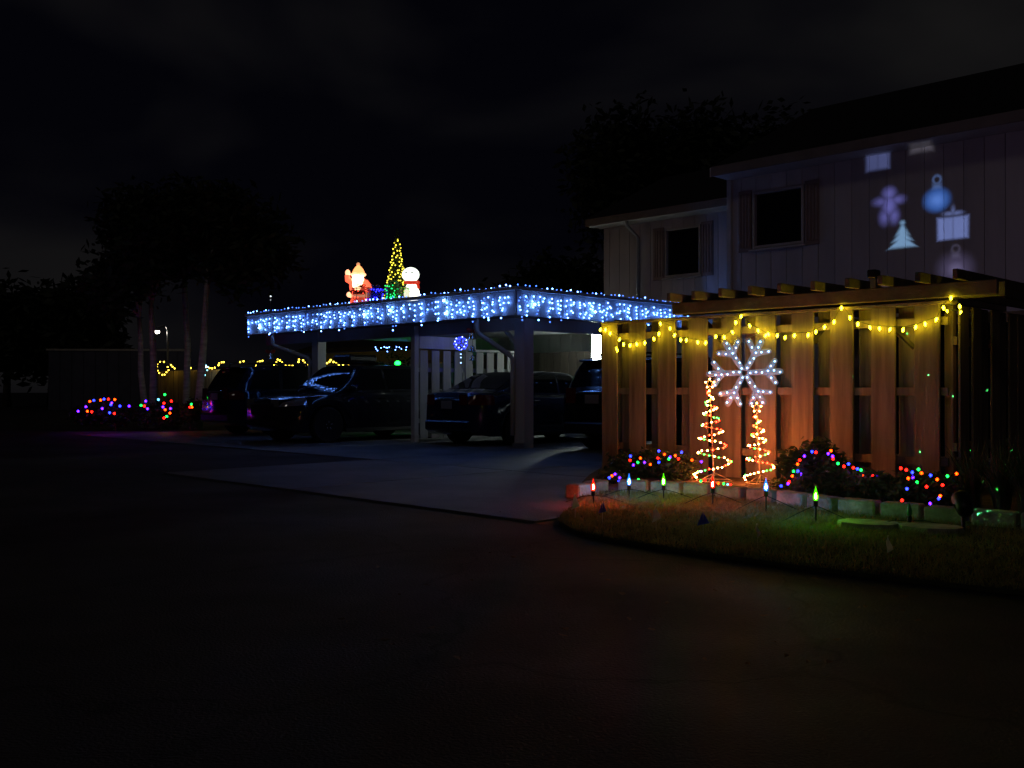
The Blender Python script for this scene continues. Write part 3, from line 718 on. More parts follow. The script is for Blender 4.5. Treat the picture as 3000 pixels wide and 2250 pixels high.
def shrub(name, label, blobs, n, size, seed, flowers=0):
    bx = sum(b[0] for b in blobs) / len(blobs); by = sum(b[1] for b in blobs) / len(blobs)
    t = thing(name, label, 'bush', (bx, by, .045), 0, 'bushes in the flower bed')
    off = Vector((bx, by, .045)); v_, f_ = leaf_cloud(blobs, n, size, seed)
    link('foliage', mesh_from('foliage', [p - off for p in v_], f_, M_LEAF), t)
    b = MB(); rnd = random.Random(seed)
    for bl in blobs:
        for _ in range(5):
            e = Vector((bl[0] + rnd.uniform(-.8, .8) * bl[3], bl[1] + rnd.uniform(-.6, .6) * bl[4], bl[2] + bl[5] * rnd.uniform(.2, .9))) - off
            s = Vector((bl[0] - bx + rnd.uniform(-.06, .06), bl[1] - by + rnd.uniform(-.06, .06), -.03)); b.tube([s, s.lerp(e, .5) + Vector((0, 0, .04)), e], [.009, .006, .003], 4)
    b.build('stems', M_BARKD, t)
    for _ in range(flowers):
        bl = rnd.choice(blobs); a = rnd.uniform(2.6, 6.4); q = rnd.uniform(.3, 1.0)
        p = Vector((bl[0] + math.cos(a) * bl[3] * q, bl[1] + math.sin(a) * bl[4] * .8, bl[2] + bl[5] * math.sqrt(max(0, 1.15 - q * q)))) - off
        fb = MB()
        for k in range(5):
            aa = k * 1.257; fb.add([p, p + Vector((math.cos(aa) * .022, math.sin(aa) * .012 - .008, .01 + .012 * math.sin(aa))), p + Vector((math.cos(aa + .9) * .022, math.sin(aa + .9) * .012 - .008, .008))], [(0, 1, 2)])
        fb.build('flower', M_FLOWER, t)
    return t
def blob(px, py, Y, rpx, rpy, ry=.28):
    p = at_depth(px, py, Y); k = Y / F
    return (p.x, p.y, p.z, rpx * k, ry, rpy * k)
shrub('flowering_shrub', 'loose flowering bush at the left end of the fence, strung with coloured lights', [blob(1830, 1375, 12.0, 55, 48), blob(1905, 1370, 11.9, 60, 55), blob(1985, 1375, 11.6, 55, 48)], 2600, .040, 3, 8)
shrub('flowering_shrub', 'taller flowering bush right of the shorter spiral tree, strung with coloured lights', [blob(2330, 1370, 10.3, 42, 55), blob(2400, 1345, 10.2, 55, 58), blob(2450, 1400, 9.9, 60, 62), blob(2390, 1420, 9.9, 60, 45)], 3600, .040, 5, 14)
shrub('low_shrub', 'low dark leafy bush behind the block border in the middle of the bed', [blob(2540, 1425, 9.5, 70, 50), blob(2600, 1440, 9.3, 60, 45)], 2300, .036, 7)
shrub('low_shrub', 'low dark leafy bush near the right corner of the fence, strung with coloured lights', [blob(2690, 1430, 9.2, 66, 52), blob(2760, 1440, 9.0, 50, 48)], 2300, .036, 9)
shrub('low_shrub', 'small patch of ground-hugging shrub beneath the spiral trees', [blob(1790, 1400, 11.2, 40, 22), blob(2290, 1425, 10.6, 25, 22)], 700, .03, 10)
def spiky(label, px, py_base, Y, hpx, n, seed, spread):
    g0 = at_depth(px, py_base, Y); g0.z = .045; k = Y / F; t = thing('spiky_plant', label, 'plant', g0, 0, 'spiky plants at the right end of the bed')
    rnd = random.Random(seed); v_ = []; f_ = []
    for _ in range(n):
        a = rnd.uniform(0, 6.28); L = hpx * k * rnd.uniform(.55, 1.05); s = rnd.uniform(.05, spread); w_ = rnd.uniform(.006, .014)
        d = Vector((math.cos(a), math.sin(a), 0)); sd = Vector((-d.y, d.x, 0)); st = d * rnd.uniform(0, .07); kk = len(v_)
        for i in range(5):
            q = i / 4; c_ = st + d * (s * L * q * q * 1.3) + Vector((0, 0, L * (q - .25 * s * q * q))); ww = w_ * (1 - q * .95)
            v_ += [c_ - sd * ww, c_ + sd * ww]
        for i in range(4): f_.append((kk + 2 * i, kk + 2 * i + 1, kk + 2 * i + 3, kk + 2 * i + 2))
    link('leaves', mesh_from('leaves', v_, f_, M_LEAF), t)
spiky('tall spiky plant against the side fence, left of the three at the right edge', 2850, 1490, 8.9, 210, 110, 1, .5)
spiky('wide spiky plant in the middle of the three at the right edge', 2935, 1500, 8.6, 235, 150, 2, .75)
spiky('tall spiky plant cut off by the right edge of the picture', 3010, 1510, 8.4, 260, 150, 3, .65)

def z6(l): return [(1650 + x * .3918, 1000 + y * .3918, c) for x, y, c in l]
def z7b(l): return [(2300 + x * .3165, 1300 + y * .3165, c) for x, y, c in l]
def on_bush(l, Y): return [(at_depth(px, py, Y + random.uniform(-.04, .04)), c) for px, py, c in l]
light_string('string_lights', 'coloured bulbs draped over the left flowering bush', 'string lights', on_bush(z6([(503, 858, 'b'), (500, 890, 'r'), (525, 925, 'p'), (558, 905, 'g'), (578, 873, 'o'), (608, 905, 'p'), (652, 920, 'o'), (715, 905, 'b'), (708, 873, 'r'), (715, 820, 'b'), (757, 845, 'o'), (790, 880, 'g'), (800, 865, 'p'), (838, 855, 'o'), (862, 878, 'r'), (885, 830, 'b'), (963, 888, 'o'), (1033, 900, 'p'), (1030, 972, 'p')]), 11.3), .0140, group='coloured lights in the flower bed')
light_string('string_lights', 'coloured bulbs lying along the block border at the left end of the bed', 'string lights', on_bush(z6([(305, 1053, 'r'), (345, 1020, 'b'), (365, 1005, 'o'), (388, 993, 'p'), (422, 1020, 'p'), (418, 1047, 'b'), (540, 1043, 'g'), (562, 1035, 'g')]), 10.6), .0135, group='coloured lights in the flower bed')
light_string('string_lights', 'coloured bulbs lying at the foot of the taller spiral tree', 'string lights', on_bush(z6([(1028, 1045, 'g'), (1060, 1040, 'r'), (1040, 1090, 'r'), (1085, 1100, 'p'), (1160, 1062, 'o'), (1200, 1065, 'g'), (1230, 1072, 'a'), (1250, 1072, 'r')]), 10.5), .0130, group='coloured lights in the flower bed')
light_string('string_lights', 'coloured bulbs lying between the shorter spiral tree and the taller flowering bush', 'string lights', on_bush(z6([(1565, 1145, 'g'), (1600, 1148, 'o'), (1625, 1128, 'r'), (1630, 1082, 'b'), (1680, 1065, 'p'), (1690, 1050, 'r'), (1713, 1007, 'o'), (1723, 972, 'g'), (1755, 970, 'b'), (1775, 993, 'p'), (1752, 918, 'o'), (1768, 888, 'r'), (1803, 858, 'p'), (1860, 825, 'b'), (1890, 830, 'r')]), 9.95), .0135, group='coloured lights in the flower bed')
light_string('string_lights', 'coloured bulbs trailing down the right slope of the taller flowering bush', 'string lights', on_bush(z7b([(425, 65, 'o'), (400, 92, 'p'), (440, 115, 'p'), (445, 140, 'r'), (490, 183, 'g'), (545, 210, 'r'), (587, 187, 'b'), (633, 222, 'r'), (670, 232, 'b'), (703, 243, 'g'), (718, 285, 'o'), (812, 297, 'r'), (845, 303, 'p'), (890, 287, 'p')]), 9.45), .0135, group='coloured lights in the flower bed')
RB = on_bush(z7b([(1072, 227, 'r'), (1122, 242, 'r'), (1178, 265, 'b'), (1235, 237, 'g'), (1263, 272, 'o'), (1140, 320, 'o'), (1182, 310, 'p'), (1222, 357, 'g'), (1128, 417, 'b'), (1347, 293, 'b'), (1408, 330, 'o'), (1503, 300, 'g'), (1587, 277, 'o'), (1310, 397, 'r'), (1458, 382, 'r'), (1437, 482, 'o'), (1422, 507, 'b'), (1343, 553, 'p'), (1275, 633, 'o'), (1135, 618, 'g'), (1083, 523, 'r')]), 8.5)
light_string('string_lights', 'coloured bulbs tangled over the low bush near the right corner of the fence', 'string lights', RB, .0130, group='coloured lights in the flower bed')

# projector on a stake
pq = on_ground(2822, 1560, .03)
pr = thing('garden_projector', 'black projector lamp on a stake at the right end of the lawn', 'projector', pq)
b = MB(); b.tube([(0, 0, -.05), (0, 0, .16)], .012, 6); b.build('stake', M_BLACK, pr)
b = MB(); b.lathe([(.02, -.09), (.055, -.085), (.062, .0), (.07, .07), (.066, .085), (.05, .075)], 14); b.build('lamp_head', M_BLACK, pr, (0, 0, .21), (RAD(-58), 0, RAD(-12)), smooth=True)
b = MB(); b.tube([(0, -.03, .12), (-.05, -.02, .16), (-.07, 0, .21)], .008, 5); b.tube([(0, -.03, .12), (.05, -.02, .16), (.07, 0, .21)], .008, 5); b.build('bracket', M_BLACK, pr)
LPL = pq + Vector((.025, .115, .29))
gq = uw(UFN - .035, 4.75, 2.165)
gp = thing('shape_projector', 'small black box projector clipped on top of the pergola beam near its right end', 'projector', gq, R45)
b = MB(); b.box((0, 0, .165), (.13, .10, .09), .012); b.build('case', M_BLACK, gp)
b = MB(); b.lathe([(.03, 0), (.034, .03), (.028, .05)], 12); b.build('lens', M_GLASS, gp, (.06, 0, .175), (0, RAD(75), 0))
b = MB(); b.box((0, 0, .07), (.05, .06, .11), .004); b.build('clamp', M_STEEL, gp)
LPG = uw(UFN + .16, 4.75, 2.36)
tgt = on_u(2690, 600, UR - .03)
def pattern_light(name, build, energy, target, cone, root, LP, size=0.0):
    ld = bpy.data.lights.new(name, 'SPOT'); lo = bpy.data.objects.new(name, ld); col.objects.link(lo)
    ld.energy = energy; ld.spot_size = cone; ld.spot_blend = .5; ld.shadow_soft_size = size
    lo.parent = root; lo.matrix_parent_inverse = Matrix.LocRotScale(root.location, root.rotation_euler, None).inverted(); lo.location = LP
    q = (target - LP).to_track_quat('-Z', 'Y'); lo.rotation_euler = q.to_euler()
    ld.use_nodes = True; t = ld.node_tree; t.nodes.clear()
    out = t.nodes.new('ShaderNodeOutputLight'); em = t.nodes.new('ShaderNodeEmission'); t.links.new(em.outputs[0], out.inputs[0])
    tc = t.nodes.new('ShaderNodeTexCoord'); sp = t.nodes.new('ShaderNodeSeparateXYZ'); t.links.new(tc.outputs['Normal'], sp.inputs[0])
    def m(op, a, b_=0.0, c=None):
        n = t.nodes.new('ShaderNodeMath'); n.operation = op
        for i, x in enumerate((a, b_) if c is None else (a, b_, c)):
            if isinstance(x, (int, float)): n.inputs[i].default_value = x
            else: t.links.new(x, n.inputs[i])
        return n.outputs[0]
    U = m('MULTIPLY', m('DIVIDE', sp.outputs[0], sp.outputs[2]), -1.0); V = m('MULTIPLY', m('DIVIDE', sp.outputs[1], sp.outputs[2]), -1.0)
    iq = q.inverted()
    def uv(p):
        d = iq @ (p - LP); return d.x / -d.z, d.y / -d.z
    colr = build(t, m, U, V, uv)
    t.links.new(colr, em.inputs['Color']); em.inputs['Strength'].default_value = 1.0
    return lo
def gobo(t, m, U, V, uv):
    def soft(d, e): # 1 inside (d<0) .. 0 outside
        n = t.nodes.new('ShaderNodeMapRange'); n.interpolation_type = 'SMOOTHSTEP'; t.links.new(d, n.inputs['Value'])
        n.inputs['From Min'].default_value = -e * 1.9; n.inputs['From Max'].default_value = e * 1.9; n.inputs['To Min'].default_value = 1.0; n.inputs['To Max'].default_value = 0.0
        return n.outputs['Result']
    def mx(*a):
        r = a[0]
        for x in a[1:]: r = m('MAXIMUM', r, x)
        return r
    def frame(px, py, hpx):
        # slide drawn upright on the wall: basis from the wall's own vertical and horizontal
        wp = on_u(px, py, UR - .02); hm = (on_u(px, py - hpx, UR - .02) - wp).length
        c = uv(wp); up = uv(wp + Vector((0, 0, hm))); rt = uv(wp + uw(0, -hm * 1.08))
        ux, uy = up[0] - c[0], up[1] - c[1]; rx, ry = rt[0] - c[0], rt[1] - c[1]; det = rx * uy - ry * ux
        a = m('SUBTRACT', U, c[0]); b_ = m('SUBTRACT', V, c[1])
        x = m('ADD', m('MULTIPLY', a, uy / det), m('MULTIPLY', b_, -ux / det)); y = m('ADD', m('MULTIPLY', a, -ry / det), m('MULTIPLY', b_, rx / det))
        return x, y
    def ell(x, y, cx_, cy_, rx, ry): # ~signed
        a = m('DIVIDE', m('SUBTRACT', x, cx_), rx); b_ = m('DIVIDE', m('SUBTRACT', y, cy_), ry)
        return m('MULTIPLY', m('SUBTRACT', m('SQRT', m('ADD', m('MULTIPLY', a, a), m('MULTIPLY', b_, b_))), 1.0), min(rx, ry))
    def rect(x, y, cx_, cy_, hx, hy):
        return m('MAXIMUM', m('SUBTRACT', m('ABSOLUTE', m('SUBTRACT', x, cx_)), hx), m('SUBTRACT', m('ABSOLUTE', m('SUBTRACT', y, cy_)), hy))
    layers = []
    def gift(px, py, h, c, e=.07, bow=True):
        x, y = frame(px, py, h)
        s = soft(rect(x, y, 0, 0, .98, .80), e)
        s = m('MULTIPLY', s, m('SUBTRACT', 1.0, m('MULTIPLY', soft(m('SUBTRACT', m('ABSOLUTE', x), .03), .05), .45)))
        if bow: s = mx(s, m('MULTIPLY', soft(ell(x, y, -.26, 1.05, .30, .13), e), .8), m('MULTIPLY', soft(ell(x, y, .26, 1.05, .30, .13), e), .8), m('MULTIPLY', soft(ell(x, y, 0, 1.2, .09, .24), e), .8))
        layers.append((s, c))
    def ginger(px, py, h, c):
        x, y = frame(px, py, h); e = .16
        s = mx(soft(ell(x, y, 0, .72, .30, .30), e), soft(ell(x, y, 0, 0, .34, .55), e), soft(ell(x, y, -.46, .28, .26, .17), e), soft(ell(x, y, .46, .28, .26, .17), e), soft(ell(x, y, -.28, -.68, .19, .32), e), soft(ell(x, y, .28, -.68, .19, .32), e))
        layers.append((s, c))
    def fir(px, py, h, c):
        x, y = frame(px, py, h); e = .10; parts_ = []
        for y0, y1, hw in ((-.85, -.10, .95), (-.35, .35, .68), (.1, .8, .45)):
            tri = m('MAXIMUM', m('SUBTRACT', m('ABSOLUTE', x), m('MULTIPLY', m('SUBTRACT', y1 + .15, y), hw / (y1 + .15 - y0))), m('SUBTRACT', y0, y)); parts_.append(soft(tri, e))
        s = mx(*parts_, soft(ell(x, y, 0, 1.0, .14, .14), e)); layers.append((s, c))
    def bauble(px, py, h, c, c2, e=.16):
        x, y = frame(px, py, h)
        body = soft(ell(x, y, 0, -.15, .82, .82), e); star = m('MULTIPLY', soft(ell(x, y, 0, -.15, .36, .36), .2), .8)
        cap = soft(rect(x, y, 0, .85, .26, .16), .1)
        ring = soft(m('SUBTRACT', m('ABSOLUTE', ell(x, y, 0, 1.3, .24, .28)), .06), .06)
        layers.append((body, c)); layers.append((star, c2)); layers.append((m('MULTIPLY', m('MAXIMUM', cap, ring), .7), c2))
    W1 = (.26, .28, 1.0); W2 = (.3, .45, .98); W3 = (.30, .60, 1.0)
    gift(2572, 472, 32, (.15, .20, .52), .14, False); gift(2700, 420, 30, (.14, .14, .18), .2, False)
    ginger(2605, 602, 49, tuple(.80 * q for q in W1)); bauble(2745, 580, 41, (.04, .17, .66), (.12, .24, .60))
    fir(2644, 692, 39, W3); gift(2792, 668, 41, (.20, .29, .70), .09)
    bauble(2800, 782, 40, (.10, .09, .20), (.08, .08, .14), .45)
    tot = None
    base = t.nodes.new('ShaderNodeCombineColor'); base.inputs[0].default_value = .011; base.inputs[1].default_value = .0075; base.inputs[2].default_value = .014
    tot = base.outputs[0]
    for s, c in layers:
        mu = t.nodes.new('ShaderNodeVectorMath'); mu.operation = 'SCALE'; mu.inputs[0].default_value = c; t.links.new(s, mu.inputs['Scale'])
        ad = t.nodes.new('ShaderNodeVectorMath'); ad.operation = 'ADD'; t.links.new(tot, ad.inputs[0]); t.links.new(mu.outputs[0], ad.inputs[1]); tot = ad.outputs[0]
    return tot
pattern_light('projector_beam', gobo, 1250.0, tgt, RAD(75), gp, LPG)
def lasers(t, m, U, V, uv):
    cb = t.nodes.new('ShaderNodeCombineXYZ'); t.links.new(U, cb.inputs[0]); t.links.new(V, cb.inputs[1])
    vo = t.nodes.new('ShaderNodeTexVoronoi'); vo.inputs['Scale'].default_value = 15.0; t.links.new(cb.outputs[0], vo.inputs['Vector'])
    k = m('LESS_THAN', vo.outputs['Distance'], .055)
    mu = t.nodes.new('ShaderNodeVectorMath'); mu.operation = 'SCALE'; mu.inputs[0].default_value = (.06, 1.0, .25); t.links.new(k, mu.inputs['Scale'])
    return mu.outputs[0]
pattern_light('laser_beam', lasers, 9000.0, uw(10.6, 2.6, .95), RAD(95), pr, LPL)

# ================================================================== ROOF DECORATIONS
def voxel_join(b, name, mat, parent, size=.012, smooth=True):
    o = b.build(name, mat, parent, smooth=smooth); md = o.modifiers.new('remesh', 'REMESH'); md.mode = 'VOXEL'; md.voxel_size = size; md.use_smooth_shade = True
    return o
ZR = ZT - .05
def roof_spot(px, back=.35):
    p = on_u(px, 900, UF + back); return Vector((p.x, p.y, ZR))
# waving figure in a red suit
sp_ = roof_spot(1050, .45); k_ = sp_.y / F
fg = thing('roof_figure', 'glowing figure in a red suit and white beard, waving from the carport roof', 'light figure', sp_)
M_RED = glow_plastic('lit_red', (.6, .05, .03), (1.0, .11, .05), 2.0); M_HOT = glow_plastic('lit_face', (.9, .8, .7), (1.0, .62, .30), 9.0)
M_PINK = glow_plastic('lit_fur', (.9, .7, .6), (1.0, .42, .22), 2.2); M_HATR = glow_plastic('lit_hat', (.7, .1, .05), (1.0, .30, .10), 2.4)
b = MB(); b.ell((0, 0, .48), (.20, .15, .24)); b.ell((.02, 0, .34), (.22, .16, .20)); b.ell((.04, 0, .20), (.19, .15, .2)); b.ell((-.10, 0, .10), (.085, .1, .14)); b.ell((.12, 0, .10), (.085, .1, .14))
b.tube([(.14, -.02, .58), (.235, -.05, .46), (.22, -.10, .34)], [.075, .075, .06], 10); b.tube([(-.14, -.02, .58), (-.225, -.03, .62), (-.235, -.05, .73)], [.07, .07, .055], 10)
voxel_join(b, 'coat', M_RED, fg, .016)
b = MB(); b.ell((0, -.07, .62), (.13, .12, .16)); b.ell((0, -.10, .52), (.12, .09, .15)); b.ell((.005, -.11, .42), (.07, .06, .09)); voxel_join(b, 'face_and_beard', M_HOT, fg, .014)
b = MB(); b.ell((-.225, -.05, .77), (.055, .045, .075)); b.ell((-.185, -.05, .75), (.022, .025, .035)); voxel_join(b, 'raised_mitten', M_PINK, fg, .01)
b = MB(); b.ell((.215, -.12, .29), (.06, .055, .065)); b.ell((-.175, -.13, .29), (.062, .055, .06)); b.build('cuff', M_PINK, fg, smooth=True)
b = MB(); b.lathe([(.135, .72), (.145, .75), (.13, .80), (.10, .86), (.06, .91), (.025, .94)], 14); b.build('hat', M_HATR, fg, smooth=True)
b = MB(); b.tube([(.14 * math.cos(a * .3927), .14 * math.sin(a * .3927), .735 + .01 * math.sin(a * 1.9)) for a in range(16)], .03, 8, True); b.build('hat_brim', M_PINK, fg, smooth=True)
b = MB(); b.tube([(.2 * math.cos(a * .3927) + .03, .15 * math.sin(a * .3927), .26) for a in range(16)], .028, 8, True); b.build('coat_hem', M_PINK, fg, smooth=True)
b = MB(); b.ell((-.005, 0, .962), (.04, .04, .04)); b.build('pompom', glow_plastic('lit_pom', (.8, .5, .3), (1.0, .40, .18), .75), fg, smooth=True)
b = MB(); b.lathe([(.215, .30), (.222, .32), (.222, .36), (.215, .38)], 16); b.build('belt', pmat('belt_black', (.02, .01, .01), .4, 0), fg)
# white snow figure standing where the second lit figure stands
s2 = roof_spot(1206, .45)
f2 = thing('roof_figure', 'glowing white rounded figure with a red scarf beside the lit cone tree', 'light figure', s2)
M_WH = glow_plastic('lit_white', (.85, .85, .8), (1.0, .95, .70), 4.5); M_WH2 = glow_plastic('lit_white_head', (.85, .87, .85), (.90, 1.0, .85), 1.9)
b = MB(); b.ell((0, 0, .19), (.165, .14, .20)); b.ell((.0, 0, .36), (.12, .11, .13)); voxel_join(b, 'body', M_WH, f2, .014)
b = MB(); b.ell((-.02, 0, .585), (.18, .15, .155)); b.build('head', M_WH2, f2, smooth=True)
b = MB(); b.tube([(.13 * math.cos(a / 20 * 6.283), .12 * math.sin(a / 20 * 6.283), .425 + .012 * math.sin(a / 20 * 6.283)) for a in range(20)], .04, 8, True); b.tube([(.1, -.1, .42), (.14, -.12, .36), (.15, -.12, .29)], .03, 8)
b.build('scarf', glow_plastic('lit_scarf', (.5, .03, .02), (1.0, .05, .02), .55), f2, smooth=True)
for x in (-.10, .02): 
    b = MB(); b.ell((x, -.135, .62), (.017, .014, .02)); b.build('eye', M_BLACK, f2, smooth=True)
b = MB(); b.lathe([(.19, 0), (.20, .015), (.17, .03)], 14); b.build('base', glow_plastic('lit_base', (.6, .6, .5), (.9, .9, .6), .5), f2)
# lit cone tree
t3 = roof_spot(1163, .75)
ct = thing('cone_tree', 'tall cone tree of yellow bulbs standing on the carport roof', 'light tree', t3)
hgt = 1.68; rb = .30
b = MB()
for a in range(8): b.tube([(rb * math.cos(a * .785), rb * math.sin(a * .785), 0), (0, 0, hgt)], .004, 4)
b.tube([(rb * (1 - i / 180) * math.cos(i * .25), rb * (1 - i / 180) * math.sin(i * .25), hgt * i / 180) for i in range(181)], .0035, 4)
b.build('wire_cone', pmat('cone_wire', (.03, .05, .02), .6, 0), ct)
for i in range(130):
    q = i / 130.0; q = 1 - math.sqrt(1 - q * .985); a = i * 2.399 + random.uniform(-.5, .5); r = rb * (1 - q)
    link('bulb', bulb_mesh('cone', (1.0, .80, .05), 3.4, .0155, 'led'), ct, (r * math.cos(a), r * math.sin(a), hgt * q + .01))
v_ = []; f_ = []
for i in range(1500):
    q = 1 - math.sqrt(random.random()); a = random.uniform(0, 6.283); r = rb * (1 - q) * random.uniform(.75, .98); c = Vector((r * math.cos(a), r * math.sin(a), hgt * q)); d = Vector((random.gauss(0, 1), random.gauss(0, 1), random.gauss(0, 1))).normalized() * .028
    e = d.cross(Vector((random.gauss(0, 1), random.gauss(0, 1), random.gauss(0, 1)))).normalized() * .006; k = len(v_); v_ += [c - d, c + e, c + d, c - e]; f_.append((k, k + 1, k + 2, k + 3))
link('tinsel_needles', mesh_from('tinsel_needles', v_, f_, pmat('tinsel_green', (.06, .13, .03), .4, 0)), ct)
# gift boxes of wire and tinsel
def gift_box(label, px, sx, sz, cname, c, e, n, back, rot):
    p = roof_spot(px, back); t = thing('gift_box', label, 'gift box', p, rot, 'wire gift boxes on the carport roof')
    m1 = film('tinsel_' + cname, c, .55, .3); b = MB(); b.box((0, 0, sz / 2), (sx, sx, sz), .01); b.build('tinsel_body', m1, t)
    b = MB(); h2 = sx / 2 + .004
    for a in (-1, 1):
        for d in (-1, 1): b.tube([(a * h2, d * h2, 0), (a * h2, d * h2, sz)], .006, 4)
        for zz_ in (0.006, sz): b.tube([(a * h2, -h2, zz_), (a * h2, h2, zz_)], .006, 4); b.tube([(-h2, a * h2, zz_), (h2, a * h2, zz_)], .006, 4)
    b.build('wire_frame', pmat('gift_frame_' + cname, tuple(q * .6 for q in c), .5, 0), t)
    b = MB()
    for a in (0, 1.57):
        for d in (-1, 1):
            b.tube([(d * .07 * (1 - math.cos(q)) / 1.0 * math.cos(a) * .7, d * .07 * (1 - math.cos(q)) * math.sin(a) * .7, sz + .01 + .05 * math.sin(q / 2) + .02 * math.sin(q)) for q in [i * 6.283 / 10 for i in range(11)]], .010, 5)
    b.build('bow', pmat('bow_' + cname, c, .4, 0), t)
    for i in range(n):
        s = random.choice([(0, -1), (1, 0), (0, -1), (-1, 0)]); x = random.uniform(-.9, .9) * h2; z = random.uniform(.05, .97) * sz
        pos = (x, -h2 - .006, z) if s[1] else (s[0] * (h2 + .006), x, z)
        link('bulb', bulb_mesh('gift' + cname, e[0], e[1], .0105, 'led'), t, pos)
gift_box('red tinsel gift box of lights in front of the waving figure', 1058, .30, .40, 'red', (.35, .02, .02), ((1.0, .06, .03), 4.0), 30, .20, .5)
gift_box('blue tinsel gift box of lights right of the red one on the carport roof', 1100, .24, .34, 'blue', (.03, .03, .45), ((.02, .02, 1.0), 12.0), 32, .18, .6)
gift_box('green tinsel gift box of lights between the cone tree and the white figure', 1150, .25, .38, 'green', (.02, .30, .10), ((.01, .9, .16), 4.0), 34, .20, .4)
gift_box('dark green tinsel gift box touching the white figure on the carport roof', 1181, .20, .30, 'moss', (.03, .16, .02), ((.04, .8, .06), .9), 14, .20, .9)
# little bulb on a rod at the left end of the roof
p = on_u(793, 868, UF + .3); t = thing('roof_rod_light', 'thin rod with small white bulbs standing up at the left end of the carport roof', 'light', (p.x, p.y, ZR))
b = MB(); b.tube([(0, 0, 0), (0, 0, p.z - ZR)], .006, 5); b.build('rod', M_STEEL, t)
link('bulb', bulb_mesh('rod', (.8, .9, 1.0), 2.2, .018, 'led'), t, (0, 0, p.z - ZR)); link('bulb', bulb_mesh('rod2', (.8, .9, 1.0), .6, .014, 'led'), t, (0, -.01, p.z - ZR - .09))

# ================================================================== HANGING ORNAMENTS IN THE CARPORT
def bell_chain(label, px, py, u, sizes, cols):
    p = on_u(px, py, u); t = thing('hanging_bells', label, 'bell ornament', (p.x, p.y, ZB + .015)); z = p.z - ZB
    b = MB(); b.tube([(0, 0, 0), (0, 0, z - sum(sizes) * 2.2)], .004, 4); b.build('cord', M_WIRE, t)
    for s, c in zip(sizes, cols):
        b = MB(); b.lathe([(s * .12, s * .7), (s * .42, s * .62), (s * .55, s * .2), (s * .65, -s * .3), (s * .95, -s * .62), (s, -s * .7), (s * .9, -s * .66)], 14); b.build('bell', c, t, (0, 0, z), smooth=True); z -= s * 2.4
    b = MB()
    for d in (-1, 1): b.ell((d * .06, -.01, p.z - ZB + sizes[0] * .95), (.065, .03, .04), 10, 6, Matrix.Rotation(d * -.5, 3, 'Y'))
    b.build('bow', pmat('ribbon', (.35, .04, .03), .4, 0), t, smooth=True)
M_SILV = pmat('silver_bell', (.7, .7, .72), .18, 0, metal=1.0)
bell_chain('red-bowed string of silver bells hanging by the right downspout', 1384, 985, UF + .12, [.10, .075, .07], [M_SILV, M_SILV, M_SILV])
bell_chain('red-bowed silver bell hanging by the left downspout', 792, 1045, UF + .12, [.11], [M_SILV])
p = on_u(1350, 1006, 13.6); t = thing('light_ball', 'hanging ball of deep blue lights in front of the slatted divider', 'light ball', (p.x, p.y, ZB + .015))
b = MB(); zc = p.z - ZB - .015; b.tube([(0, 0, 0), (0, 0, zc - .45)], .003, 4)
for a in range(6): b.tube([(.13 * math.sin(q * .628) * math.cos(a * .524), .13 * math.sin(q * .628) * math.sin(a * .524), zc + .13 * math.cos(q * .628)) for q in range(11)], .0025, 4)
b.build('wire_ball', M_WIRE, t)
for i in range(34):
    zz_ = 1 - 2 * (i + .5) / 34; r = math.sqrt(1 - zz_ * zz_); a = i * 2.399
    link('bulb', bulb_mesh('ball' if i % 4 else 'ballp', (.012, .02, 1.0) if i % 4 else (.2, .3, 1.0), 15.0, .012, 'led'), t, (.135 * r * math.cos(a), .135 * r * math.sin(a), zc + .135 * zz_))
for z in (-.22, -.29, -.40): link('bulb', bulb_mesh('ballw', (.3, .5, 1.0), 6.0, .012, 'led'), t, (0, 0, zc + z))
# small ceiling lamp
p = on_u(1262, 985, 14.0); t = thing('ceiling_lamp', 'small white lamp under the carport ceiling by the slatted divider', 'lamp', (p.x, p.y, ZB + .012))
b = MB(); b.lathe([(.05, 0), (.06, -.01), (.05, -.03)], 12); b.build('base', M_STEEL, t); b = MB(); b.lathe([(.035, -.03), (.04, -.05), (.028, -.075), (.01, -.08)], 12); b.build('bulb', emat('ceil_white', (.85, 1, .9), 5.0), t, smooth=True)
# green lamp in the far bay
p = on_u(1165, 1064, 16.2); t = thing('green_lamp', 'bright green lamp glowing in the far bay behind the roof of the middle car', 'lamp', (p.x, p.y, 0))
b = MB(); b.ell((0, 0, p.z), (.075, .075, .06), 12, 8); b.build('bulb', emat('lit_green', (.006, 1.0, .035), 18.0), t, smooth=True)
b = MB(); b.tube([(0, 0, 0), (0, 0, p.z - .05)], .02, 6); b.lathe([(.05, p.z - .07), (.06, p.z - .05), (.05, p.z - .04)], 10); b.build('stand', M_BLACK, t)
hb = uw(17.1, 21.5); v_, f_ = leaf_cloud([(hb.x, hb.y, 1.05, .7, .3, 1.0), (hb.x - .7, hb.y + .7, .9, .6, .3, .9)], 2600, .07, 21)  # foliage added behind the green lamp to catch its light
t = thing('light_catch_hedge', 'leafy screen of shrubs added to catch the green lamp light in the far bay', 'bush', (hb.x, hb.y, 0)); link('foliage', mesh_from('foliage', [q - Vector((hb.x, hb.y, 0)) for q in v_], f_, M_LEAF), t)
b = MB(); b.box((-.3, .3, .2), (.9, .35, .4), .02); b.build('planter', M_BLOCK, t, rot=(0, 0, 0))

